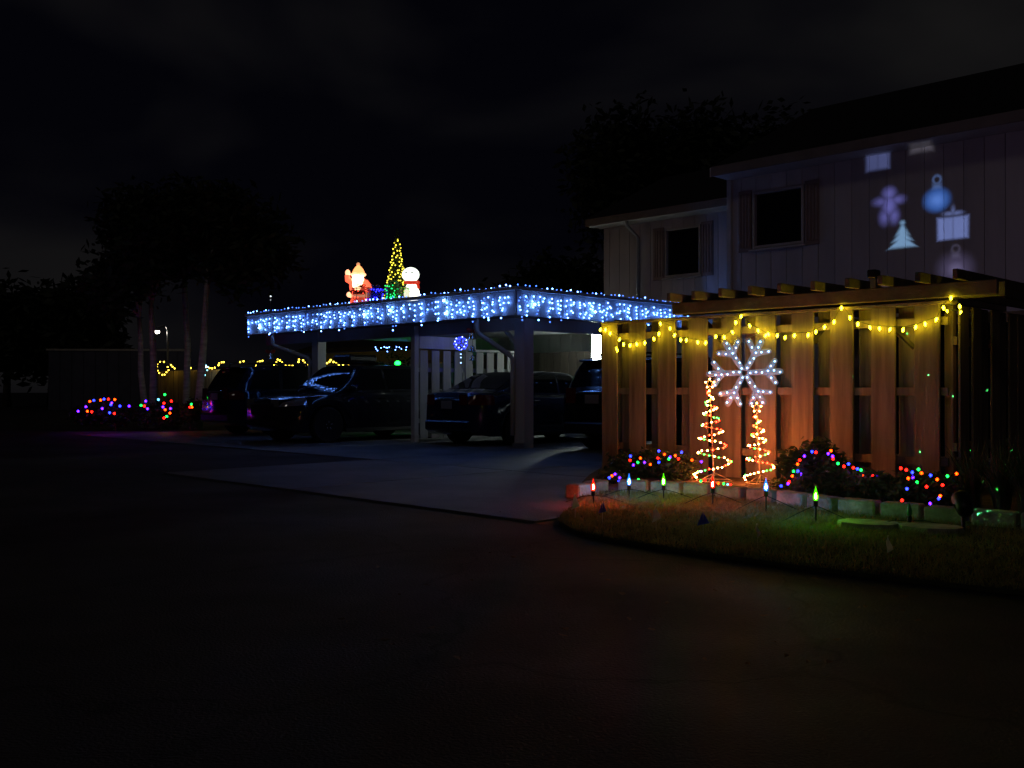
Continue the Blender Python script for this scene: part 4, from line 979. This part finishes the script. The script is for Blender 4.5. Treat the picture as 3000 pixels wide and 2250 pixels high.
# ================================================================== CARS
def lerp_tab(tab, x):
    if x <= tab[0][0]: return tab[0][1]
    for (a, va), (b_, vb) in zip(tab, tab[1:]):
        if x <= b_:
            q = (x - a) / (b_ - a); q = q * q * (3 - 2 * q) * .5 + q * .5; return va + (vb - va) * q
    return tab[-1][1]
def car(name, label, spec, origin, heading, paint):
    L, W, wr_, xf, xr = spec['L'], spec['W'] / 2, spec['wr'], spec['xf'], spec['xr']
    t = thing(name, label, 'car', origin, heading, 'cars parked at the carport')
    AR = wr_ + .055; hx = L / 2
    def half(x):
        q = abs(x) / hx
        return W * (1 - .30 * max(0, (q - .80) / .20) ** 2.4 - .025 * q)
    def zb(x):
        z = spec['clear'] + .10 * max(0, (abs(x) / hx - .86) / .14)
        for xw in (xf, xr):
            d = abs(x - xw)
            if d < AR: z = max(z, wr_ + math.sqrt(AR * AR - d * d) * .97)
        return z
    zs = lambda x: lerp_tab(spec['shoulder'], x)
    xs = sorted(set([-hx + L * i / 46 for i in range(47)] + [xw + s * AR * q for xw in (xf, xr) for s in (-1, 1) for q in (0, .35, .6, .8, .93, .995)] + [hx - .015, -hx + .015, hx - .05, -hx + .05]))
    prof = [(0, .955), (.18, .985), (.42, 1.0), (.68, .985), (.88, .955), (.97, .915), (1.0, .86)]
    rows = []
    for x in xs:
        h_, z0, z1 = half(x), zb(x), zs(x); z1 = max(z1, z0 + .06)
        r = [(x, h_ * p_, z0 + (z1 - z0) * f_) for f_, p_ in prof] + [(x, h_ * .55, z1 + .025), (x, 0, z1 + .035)]
        rows.append(r + [(x, -y, z) for x, y, z in reversed(r[:-1])])
    n = len(rows[0]); v_ = [p for r in rows for p in r]; f_ = []
    for i in range(len(rows) - 1):
        for k in range(n): f_.append((i * n + k, i * n + (k + 1) % n, (i + 1) * n + (k + 1) % n, (i + 1) * n + k))
    f_.append(tuple(range(n))); f_.append(tuple((len(rows) - 1) * n + k for k in reversed(range(n))))
    me = mesh_from('body', v_, f_, paint, True); bm = bmesh.new(); bm.from_mesh(me); bmesh.ops.recalc_face_normals(bm, faces=bm.faces[:]); bm.to_mesh(me); bm.free()
    try: me.set_sharp_from_angle(angle=RAD(38))
    except Exception: pass
    body = link('body', me, t)
    # cabin: x1 windscreen base, x2 windscreen top, x4 rear top, x5 rear base (x forward positive)
    x1, x2, x4, x5, zr = spec['cab']
    def wb(x): return half(x) * .87
    top = [(x5, zs(x5) + .01), (x4, zr - spec['drop']), ((x4 + x2) / 2, zr), (x2, zr - .02), (x1, zs(x1) + .01)]
    def ztop(x): return lerp_tab(top, x) if not spec.get('lin') else lerp_tab(top, x)
    def wt(x): return wb(x) - .16 * (ztop(x) - zs(x)) / (zr - 1.0 + .01) - .01
    cx = [x5 + (x1 - x5) * i / 40 for i in range(41)]; rows = []
    for x in cx:
        zz_, zl, a, c = ztop(x), zs(x) - .01, wb(x), wt(x); m_ = max(zz_, zl + .012)
        r = [(x, a, zl), (x, a + (c - a) * .5 + .012, zl + (m_ - zl) * .5), (x, c, m_ - .012 * min(1, (m_ - zl) / .1)), (x, c * .88, m_ + .008), (x, c * .45, m_ + .022), (x, 0, m_ + .026)]
        rows.append(r + [(x, -y, z) for x, y, z in reversed(r[:-1])])
    n = len(rows[0]); v_ = [p for r in rows for p in r]; f_ = []
    for i in range(len(rows) - 1):
        for k in range(n - 1): f_.append((i * n + k, i * n + k + 1, (i + 1) * n + k + 1, (i + 1) * n + k))
    me = mesh_from('cabin', v_, f_, paint, True); bm = bmesh.new(); bm.from_mesh(me); bmesh.ops.recalc_face_normals(bm, faces=bm.faces[:]); bm.to_mesh(me); bm.free()
    cab = link('cabin', me, t)
    def side(x, fz, sg, off=.006):
        zz_, zl, a, c = ztop(x), zs(x) - .01, wb(x), wt(x); bulge = .012 * (1 - abs(fz - .5) * 2)
        return (x, sg * (a + (c - a) * fz + bulge + off), zl + (zz_ - zl) * fz)
    def panel(name_, fn, nu, nv, mat, parent):
        v_ = [fn(i / nu, j / nv) for j in range(nv + 1) for i in range(nu + 1)]; f_ = [(j * (nu + 1) + i, j * (nu + 1) + i + 1, (j + 1) * (nu + 1) + i + 1, (j + 1) * (nu + 1) + i) for j in range(nv) for i in range(nu)]
        return link(name_, mesh_from(name_, v_, f_, mat, True), parent)
    def across(q, s, lo, hi, off):
        x = lo + (hi - lo) * q; c = wt(x) * .93 * s; m_ = ztop(x) + .022 * (1 - abs(s) ** 2)
        return (x + (off if hi > lo and lo >= x2 - .01 else (-off if lo < 0 else off)) * .6, c, m_ + abs(off))
    panel('windscreen', lambda a, b_: across(b_, a * 2 - 1, x2 + .06 * (x1 - x2), x1 - .04 * (x1 - x2), .012), 8, 6, M_CGL, cab)
    panel('rear_window', lambda a, b_: across(b_, a * 2 - 1, x4 - .06 * (x4 - x5), x5 + .16 * (x4 - x5), .012), 8, 6, M_CGL, cab)
    for sg in (-1, 1):
        for (a0, a1, b0_, b1_) in spec['wins']:
            panel('side_window', lambda a, b_, sg=sg, a0=a0, a1=a1, b0_=b0_, b1_=b1_: side((a0 + (a1 - a0) * a) * (1 - b_) + (b0_ + (b1_ - b0_) * a) * b_, .10 + .78 * b_, sg), 6, 4, M_CGL, cab)
        # door line, handle, sill strip
        for dx in spec['doors']:
            box('door_handle', body, (dx, sg * (half(dx) * .985 + .004), zs(dx) - .13), (.17, .025, .03), M_CHROME if spec.get('chrome') else paint, .008)
        box('sill', body, ((xf + xr) / 2, sg * (half(0) * .955), spec['clear'] + .03), (xf - xr - 2 * AR, .05, .08), M_BLACK, .01)
        mr = MB(); mx_ = x1 - .38; mr.ell((mx_, sg * (half(mx_) * .87 + .13), zs(mx_) + .09), (.075, .10, .075)); mr.tube([(mx_, sg * half(mx_) * .85, zs(mx_) + .02), (mx_, sg * (half(mx_) * .87 + .10), zs(mx_) + .06)], .025, 6); mr.build('mirror', paint, t, smooth=True)
    # wheels
    for xw in (xf, xr):
        for sg in (-1, 1):
            wc_ = link('wheel', None, t, (xw, sg * (W - .115), wr_)); wc_.empty_display_size = .05
            ty = MB(); s_ = sg; ty.lathe([(wr_ * .66, -.10), (wr_ * .92, -.105), (wr_, -.075), (wr_, .075), (wr_ * .92, .105), (wr_ * .66, .10)], 28); ty.build('tyre', M_RUB, wc_, rot=(RAD(90), 0, 0), smooth=False)
            rm = MB(); yy = sg * .075
            rm.tube([(wr_ * .64 * math.cos(a * .2244), yy, wr_ * .64 * math.sin(a * .2244)) for a in range(28)], .022, 6, True)
            for a in range(5):
                th = a * 1.2566 + .3
                for d_ in (-.13, .13): rm.tube([(.05 * math.cos(th), yy + sg * .012, .05 * math.sin(th)), (wr_ * .64 * math.cos(th + d_), yy, wr_ * .64 * math.sin(th + d_))], .017, 5)
            rm.ell((0, yy + sg * .005, 0), (.062, .02, .062), 12, 6); rm.build('rim', M_RIM, wc_, smooth=True)
            dk = MB(); dk.lathe([(wr_ * .63, -.01), (wr_ * .63, .01)], 24); dk.build('brake_disc', M_BLACK, wc_, loc=(0, sg * .03, 0), rot=(RAD(90), 0, 0))
    # wheel-well liner so that no light leaks through the arches
    box('underbody', t, (0, 0, spec['clear'] + .13), (L * .90, W * 1.25, .16), M_BLACK)
    # lamps on the corners: patches of the body side and end
    def skin(x, fz, sg, off):
        z0, z1 = max(zb(x), spec['clear']), zs(x); z = z0 + (z1 - z0) * fz; pz = lerp_tab(prof, fz)
        return (x + (off * .8 if x > 0 else -off * .8), sg * (half(x) * pz + off), z)
    zf0, zf1 = spec['lampf']; zr0, zr1 = spec['lampr']
    def zfrac(x, z): z0, z1 = max(zb(x), spec['clear']), zs(x); return min(max((z - z0) / (z1 - z0), 0), 1)
    for sg in (-1, 1):
        def hl(a, b_, sg=sg):
            x = hx - .008 - .46 * a ** 1.4; z = zf0 + (zf1 - zf0) * b_ + .05 * a; return skin(x, zfrac(x, z), sg, .010)
        h1 = panel('headlight', hl, 8, 4, M_LENS, t)
        def hl2(a, b_, sg=sg): 
            return (hx + .012, sg * half(hx) * (.50 + .46 * a) , zf0 + (zf1 - zf0) * b_)
        panel('lens', hl2, 4, 3, M_LENS, h1)
        def tl(a, b_, sg=sg):
            x = -hx + .008 + spec['tlen'] * a ** 1.4; z = zr0 + (zr1 - zr0) * b_; return skin(x, zfrac(x, z), sg, .010)
        t1 = panel('tail_light', tl, 8, 4, M_REDL, t)
        def tl2(a, b_, sg=sg): return (-hx - .012, sg * half(-hx) * (.58 + .36 * a), zr0 + (zr1 - zr0) * b_)
        panel('lens', tl2, 4, 3, M_REDL, t1)
    # grille, bumpers, plates
    box('grille', t, (hx + .004, 0, spec['grille'][0]), (.03, W * .92, spec['grille'][1]), M_BLACK, .01)
    box('grille_bar', t, (hx + .016, 0, spec['grille'][0] + spec['grille'][1] * .42), (.03, W * .96, .028), M_CHROME, .008)
    box('bumper', t, (hx - .03, 0, spec['clear'] + .19), (.10, W * 1.36, .13), M_BLACK, .03)
    box('bumper', t, (-hx + .02, 0, spec['clear'] + .20), (.12, W * 1.40, .20), paint if not spec.get('suv') else M_BLACK, .03)
    box('number_plate', t, (-hx - .02, 0, spec['plate']), (.012, .31, .155), M_PLATE, .004)
    box('plate_trim', t, (-hx - .012, 0, spec['plate'] + .12), (.03, .56, .035), M_CHROME, .008)
    if spec.get('suv'):
        for sg in (-1, 1) if not spec.get('rack') else ():
            rr_ = MB(); y_ = sg * (wt(0) - .07); rr_.tube([(x4 + .15, y_, ztop(x4 + .15) + .01), (x4 + .2, y_, zr + .065), (x2 - .25, y_, zr + .07), (x2 - .18, y_, ztop(x2 - .18) + .01)], .018, 6); rr_.build('roof_rail', M_BLACK, t, smooth=True)
        box('spoiler', t, (x4 - .10, 0, zr - spec['drop'] + .0), (.22, W * 1.24, .035), paint, .012)
        if spec.get('rack'):
            rb_ = MB(); rb_.box((.1, 0, zr + .15), (.78, .62, .17), .05); rb_.build('roof_box', M_BLACK, t); box('roof_bar', t, (.32, 0, zr + .045), (.04, 1.1, .035), M_BLACK, .008); box('roof_bar', t, (-.12, 0, zr + .045), (.04, 1.1, .035), M_BLACK, .008)
    wp = MB(); wp.tube([(x1 - .02, -.55, zs(x1) + .03), (x1 - .18, -.1, ztop(x1 - .18) + .05)], .008, 4); wp.tube([(x1 - .02, .05, zs(x1) + .03), (x1 - .18, .5, ztop(x1 - .18) + .05)], .008, 4); wp.build('wiper', M_BLACK, t)
    return t
def paint(n, c): return pmat(n, c, .16, 0, spec=.3, metal=.2, coat=.5)
SED = dict(L=4.85, W=1.83, wr=.33, xf=1.42, xr=-1.38, clear=.20, shoulder=[(-2.43, .86), (-2.3, 1.02), (-1.7, 1.05), (-.8, 1.0), (.9, .97), (1.5, .93), (2.1, .80), (2.38, .68), (2.43, .60)],
           cab=(1.25, .35, -1.0, -1.92, 1.45), drop=.03, wins=[(-.05, .88, -.02, .42), (-.95, -.12, -.72, -.09), (-1.35, -1.03, -.98, -.80)], doors=[-.05 + .15, -.85], lampf=(.58, .72), lampr=(.80, .99), tlen=.42, grille=(.52, .20), plate=.80, chrome=1)
SUV = dict(L=4.75, W=1.88, wr=.37, xf=1.42, xr=-1.32, clear=.23, shoulder=[(-2.38, 1.0), (-2.25, 1.06), (-.8, 1.06), (.9, 1.03), (1.4, 1.0), (2.0, .93), (2.3, .84), (2.375, .74)],
           cab=(1.22, .45, -1.85, -2.28, 1.66), drop=.06, wins=[(-.10, .92, -.05, .50), (-1.05, -.18, -1.0, -.13), (-1.95, -1.15, -1.72, -1.10)], doors=[.05, -.9], lampf=(.74, .90), lampr=(.86, 1.12), tlen=.26, grille=(.70, .24), plate=.93, suv=1)
C45 = RAD(45)
def place(corner, spec, back):
    """ground centre of a car whose rear (back) or front right/left corner as seen stands at corner, heading along +u or -u"""
    u, w = u_of(corner), w_of(corner)
    return uw(u + spec['L'] / 2, w + spec['W'] / 2)
car('parked_sedan', 'dark blue sedan parked nose-in behind the corner post of the carport', SED, place(Vector((-.60, 18.4, 0)), SED, 1), C45, paint('sedan_paint', (.010, .018, .050)))
S3 = dict(SUV); S3['wins'] = [(-.10, .92, -.05, .50), (-1.05, -.18, -1.0, -.13), (-1.85, -1.15, -1.62, -1.10)]
car('parked_suv', 'black sport utility car seen from behind, half hidden by the left end of the fence', S3, uw(12.95 + 2.37, 11.0), C45 , paint('black_paint', (.006, .006, .007)))
car('parked_suv', 'dark navy sport utility car parked nose-in at the left end of the carport', SUV, place(Vector((-6.28, 22.5, 0)), SUV, 1), C45, paint('navy_paint', (.008, .012, .030)))
S2_ = dict(SUV); S2_['rack'] = 1; S2_['cab'] = (1.22, .45, -1.85, -2.28, 1.61)
wpos = Vector((-3.69, 20.0, 0)); cu, cw_ = u_of(wpos) + S2_['xf'], w_of(wpos) + .94
car('parked_suv', 'dark grey sport utility car with a roof box, parked facing out in the middle bay', S2_, uw(cu, cw_), C45 + math.pi, paint('grey_paint', (.014, .015, .022)))

# ================================================================== LEFT BACKGROUND
nf = thing('neighbour_fence', 'pale board fence far behind the cars, hung with yellow lights', 'fence', (0, 0, 0), R45)
w = 19.3
while w < 41:
    box('board', nf, (19.4, w + .22, .95), (.03, .41, 1.85), M_BWALL if w < 26 else M_FENCE, .005); w += .46
box('rail', nf, (19.45, 30.2, .5), (.05, 21.7, .1), M_FENCE); box('rail', nf, (19.45, 30.2, 1.6), (.05, 21.7, .1), M_FENCE)
def z4(l): return [(200 + x * .3617, 740 + y * .3617) for x, y in l]
FY = {'y': ((1.0, .66, .05), 9.0, .030, 'led'), 'q': ((.25, .75, 1.0), 4.5, .028, 'led')}
ring_px = z4([(722, 903), (720, 925), (725, 957), (737, 975), (762, 990), (780, 988), (795, 968), (812, 952), (805, 927), (775, 885), (745, 885)])
pr_ = [(on_u(px, py, 19.0), 'y') for px, py in ring_px]
rg = light_string('ring_light', 'ring of yellow bulbs on a thin post at the left end of the far lights', 'light ring', pr_, .03, [q[0] for q in pr_] + [pr_[0][0]], .012, mats=FY)
pb = on_u(487, 1090, 19.0); b = MB(); b.tube([(pb.x, pb.y, 0), (pb.x, pb.y, pb.z + .1)], .03, 5); b.build('post', M_FENCE, rg)
sw = z4([(832, 910), (845, 925), (862, 938), (965, 905), (977, 922), (992, 935), (1085, 893), (1098, 905), (1118, 925), (1145, 935), (1165, 938), (1187, 932), (1217, 912), (1222, 898), (1243, 888), (1260, 887), (1392, 887), (1420, 880), (1518, 913), (1533, 888), (1552, 880), (1573, 877)]) + \
    zz5([(380, 400), (405, 375), (420, 345), (443, 355), (467, 377), (505, 402), (547, 405), (580, 405), (643, 370), (650, 345), (693, 352), (713, 380), (750, 400), (780, 412), (952, 383), (978, 367), (992, 350), (1022, 370), (1050, 382), (1078, 397), (1124, 398), (1187, 395), (1230, 390), (1268, 385)])
light_string('string_lights', 'yellow bulbs swagged along the far fence behind the left cars', 'string lights', [(on_u(px, py, 19.2), 'y') for px, py in sw], .03, None, .006, mats=FY)
aq = [(450 + x * .27125, 900 + y * .27125) for x, y in [(545, 637), (565, 628), (585, 645), (560, 650), (580, 680), (520, 675), (550, 705), (522, 715), (555, 733), (533, 750), (515, 750), (540, 690)]]
light_string('hanging_light_cluster', 'small cluster of aqua lights at the far fence left of the navy car', 'light cluster', [(on_u(px, py, 18.9), 'q') for px, py in aq], .03, None, .006, M_WIREW, mats=FY)

# neighbouring low house far behind
nh = thing('neighbour_house', 'low dark-roofed house far behind the left end of the carport', 'house', (0, 0, 0), R45)
siding(nh, 23.0, 22.0, 34.0, .05, 2.55, [(25.5, 26.9, 1.0, 2.1), (29.5, 30.9, 1.0, 2.1)], M_BWALL, .6)
box('core_wall', nh, (25.6, 28, 1.3), (5.0, 11.9, 2.5), M_TRIM)
window(nh, 23.0, 25.5, 26.9, 1.0, 2.1, .3); window(nh, 23.0, 29.5, 30.9, 1.0, 2.1, .3)
r_ = roof_slab('roof', nh, 22.3, 2.55, 25.6, 3.55, 21.4, 34.6, .14, M_ROOF); roof_slab('roof_back', r_, 25.6, 3.55, 29.0, 2.55, 21.4, 34.6, .14, M_ROOF)
# far wall left
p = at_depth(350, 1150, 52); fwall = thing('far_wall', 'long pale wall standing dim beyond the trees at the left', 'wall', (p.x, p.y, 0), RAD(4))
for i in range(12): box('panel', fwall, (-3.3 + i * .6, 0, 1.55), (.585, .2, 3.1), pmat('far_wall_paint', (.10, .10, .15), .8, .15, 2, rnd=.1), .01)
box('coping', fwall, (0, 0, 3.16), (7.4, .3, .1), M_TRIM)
# street lamp
p = at_depth(461, 972, 48); t = thing('street_lamp', 'small bright white street lamp shining beside the left tree trunks', 'street lamp', (p.x, p.y, 0))
b = MB(); b.tube([(.5, 0, 0), (.5, 0, p.z + .15), (.35, 0, p.z + .3), (0, 0, p.z + .2)], .05, 6); b.build('pole', M_STEEL, t)
b = MB(); b.lathe([(.05, .14), (.14, .10), (.15, .04)], 10); b.build('hood', M_STEEL, t, (0, 0, p.z)); b = MB(); b.ell((0, 0, p.z), (.10, .10, .09)); b.build('bulb', emat('street_white', (1.0, .90, .75), 28.0), t, smooth=True)

def tree(label, base, trunk, blobs, n, size, seed, bark, rad, group=None, name='tree'):
    t = thing(name, label, 'tree', base, 0, group); rnd = random.Random(seed); b = MB(); tr = [Vector(q) for q in trunk]
    b.tube(tr, [rad * (1 - .5 * i / (len(tr) - 1)) * (1.25 if i == 0 else 1) for i in range(len(tr))], 9)
    for bl in blobs:
        e = Vector(bl[:3]); s = tr[-1] if rnd.random() < .5 else tr[-2].lerp(tr[-1], .6); b.tube([s, s.lerp(e, .5) + Vector((0, 0, .2)), e], [rad * .42, rad * .3, rad * .12], 6)
    b.build('trunk', bark, t, smooth=True)
    v_, f_ = leaf_cloud(blobs, n, size, seed, shell=.25, rag=.20); link('crown', mesh_from('crown', v_, f_, M_LEAF2), t)
    return t
def px_tree(label, px_b, px_t, py_t, Y, blobs_px, n, size, seed, bark=M_BARK, rad=.10, group=None):
    base = at_depth(px_b, 1200, Y); base.z = 0; tp = at_depth(px_t, py_t, Y) - base; k = Y / F
    mid = tp * .5 + Vector((random.uniform(-.06, .06), 0, 0)); bl = []
    for (px, py, rx, rz) in blobs_px:
        q = at_depth(px, py, Y + random.uniform(-.8, .8)) - base; bl.append((q.x, q.y, q.z, rx * k, rx * k * .9, rz * k))
    return tree(label, base, [(0, 0, -.05), tp * .2, mid, tp * .8, tp], bl, n, size, seed, bark, rad, group)
G1 = 'slender pale trees left of the carport'
px_tree('slender pale-trunked tree, leftmost of the four left of the carport', 428, 408, 930, 28.5, [(380, 800, 110, 90), (320, 860, 75, 70), (430, 740, 95, 80)], 3600, .16, 31, M_BARK, .11, G1)
px_tree('pale ringed tree trunk beside the ring of yellow lights', 452, 443, 880, 28.0, [(450, 700, 120, 100), (390, 640, 100, 90), (510, 760, 90, 70)], 4200, .16, 32, M_BARK, .135, G1)
px_tree('slender pale-trunked tree, third of the four left of the carport', 548, 540, 780, 28.6, [(560, 620, 130, 90), (630, 690, 110, 90), (510, 690, 90, 90)], 4200, .16, 33, M_BARK, .115, G1)
px_tree('leaning pale-trunked tree nearest to the navy car', 578, 612, 760, 27.4, [(650, 640, 130, 100), (740, 700, 110, 90), (690, 780, 110, 80), (800, 760, 80, 70)], 4600, .16, 34, M_BARK, .125, G1)
G2 = 'dark trees on the skyline'
for i, (lab, pxc, top, Y, w_) in enumerate([('broad dark tree at the far left edge of the skyline', 20, 830, 60, 130), ('rounded dark tree second from the left on the skyline', 150, 835, 64, 120), ('small dark tree on the skyline just left of the slender trees', 250, 830, 58, 90)]):
    px_tree(lab, pxc, pxc, top + 170, Y, [(pxc, top + 90, w_, 90), (pxc - w_ * .6, top + 140, w_ * .7, 80), (pxc + w_ * .6, top + 130, w_ * .7, 85), (pxc, top + 190, w_ * 1.1, 90)], 4200, .38, 40 + i, M_BARKD, .25, G2)
for i, (lab, pxc, top, Y, w_) in enumerate([('tall dark tree behind the left wing of the house', 1830, 320, 34, 130), ('tall dark tree behind the house where the two roofs meet', 2050, 310, 36, 150), ('tall dark tree behind the ridge of the right wing', 2270, 330, 38, 140)]):
    px_tree(lab, pxc, pxc, top + 330, Y, [(pxc, top + 110, w_, 110), (pxc - w_ * .55, top + 200, w_ * .8, 120), (pxc + w_ * .55, top + 190, w_ * .8, 110), (pxc, top + 310, w_ * 1.05, 130)], 5200, .20, 50 + i, M_BARKD, .2, G2)
px_tree('low dark tree mass behind the carport roof, between figures and house', 1620, 1620, 900, 42, [(1620, 830, 110, 70), (1540, 860, 90, 60), (1700, 840, 90, 80)], 3200, .24, 60, M_BARKD, .2, G2)
# palm at the right edge
pb = Vector((5.25, 8.9, 0)); t = thing('palm_tree', 'dark palm fronds reaching in at the right edge of the picture', 'palm', pb)
b = MB(); b.tube([(.35, 0, 0), (.33, 0, .9), (.3, 0, 1.9)], [.10, .08, .07], 8); b.build('trunk', M_BARKD, t, smooth=True)
v_ = []; f_ = []; rnd = random.Random(5)
for i in range(16):
    a = i * .41 * 2; up = rnd.uniform(.2, 1.2); L = rnd.uniform(.8, 1.15); d = Vector((math.cos(a), math.sin(a), 0)); sd = Vector((-d.y, d.x, 0))
    for k in range(26):
        q = k / 25; c = Vector((.3, 0, 1.9)) + d * L * q * .8 + Vector((0, 0, up * L * q - .75 * L * q * q)); lw = .26 * math.sin(min(1, q * 1.15 + .12) * 3.05) + .03
        for sg in (-1, 1):
            e = c + sd * sg * lw + d * .14 + Vector((0, 0, -.08)); kk = len(v_); v_ += [c, c + d * .022, e]; f_.append((kk, kk + 1, kk + 2))
link('crown', mesh_from('crown', v_, f_, M_LEAF2), t)
# bushes on the left with coloured lights
def far_shrub(label, blobs, n, seed):
    o = shrub('low_shrub', label, blobs, n, .06, seed); o['group'] = 'bushes left of the carport'
far_shrub('low spreading bush strung with coloured lights at the far left', [blob(265, 1215, 26.0, 55, 32, .5), (*blob(340, 1215, 26.0, 50, 36, .5),)], 1800, 71)
far_shrub('low bush strung with coloured lights beneath the slender trees', [blob(430, 1215, 26.2, 45, 30, .5), blob(495, 1215, 26.2, 45, 42, .5)], 1700, 72)
far_shrub('small dark bush left of the navy car', [blob(560, 1205, 26.0, 30, 36, .4)], 900, 73)
def z4c(l): return [(200 + x * .3617, 740 + y * .3617, c) for x, y, c in l]
light_string('string_lights', 'coloured bulbs draped over the bush at the far left', 'string lights', on_bush(z4c([(80, 1285, 'p'), (143, 1248, 'p'), (155, 1285, 'o'), (190, 1290, 'r'), (175, 1205, 'o'), (207, 1197, 'b'), (262, 1195, 'o'), (290, 1187, 'b'), (275, 1263, 'p'), (335, 1297, 'b'), (373, 1303, 'r'), (352, 1218, 'p'), (325, 1187, 'r'), (377, 1190, 'o'), (345, 1232, 'b'), (418, 1243, 'b'), (493, 1243, 'p')]), 25.2), .030, group='coloured lights left of the carport')
light_string('string_lights', 'coloured bulbs draped over the bush beneath the slender trees', 'string lights', on_bush(z4c([(590, 1237, 'g'), (617, 1243, 'r'), (642, 1265, 'p'), (627, 1203, 'p'), (730, 1190, 'a'), (782, 1150, 'g'), (835, 1203, 'r'), (775, 1220, 'r'), (767, 1250, 'p'), (785, 1272, 'o'), (828, 1263, 'p'), (823, 1300, 'o'), (798, 1327, 'g'), (775, 1340, 'r')]), 25.3), .030, group='coloured lights left of the carport')
light_string('string_lights', 'pair of coloured bulbs on the small bush left of the navy car', 'string lights', on_bush(z4c([(997, 1228, 'g'), (985, 1252, 'r'), (1002, 1252, 'o')]), 25.3), .028, group='coloured lights left of the carport')
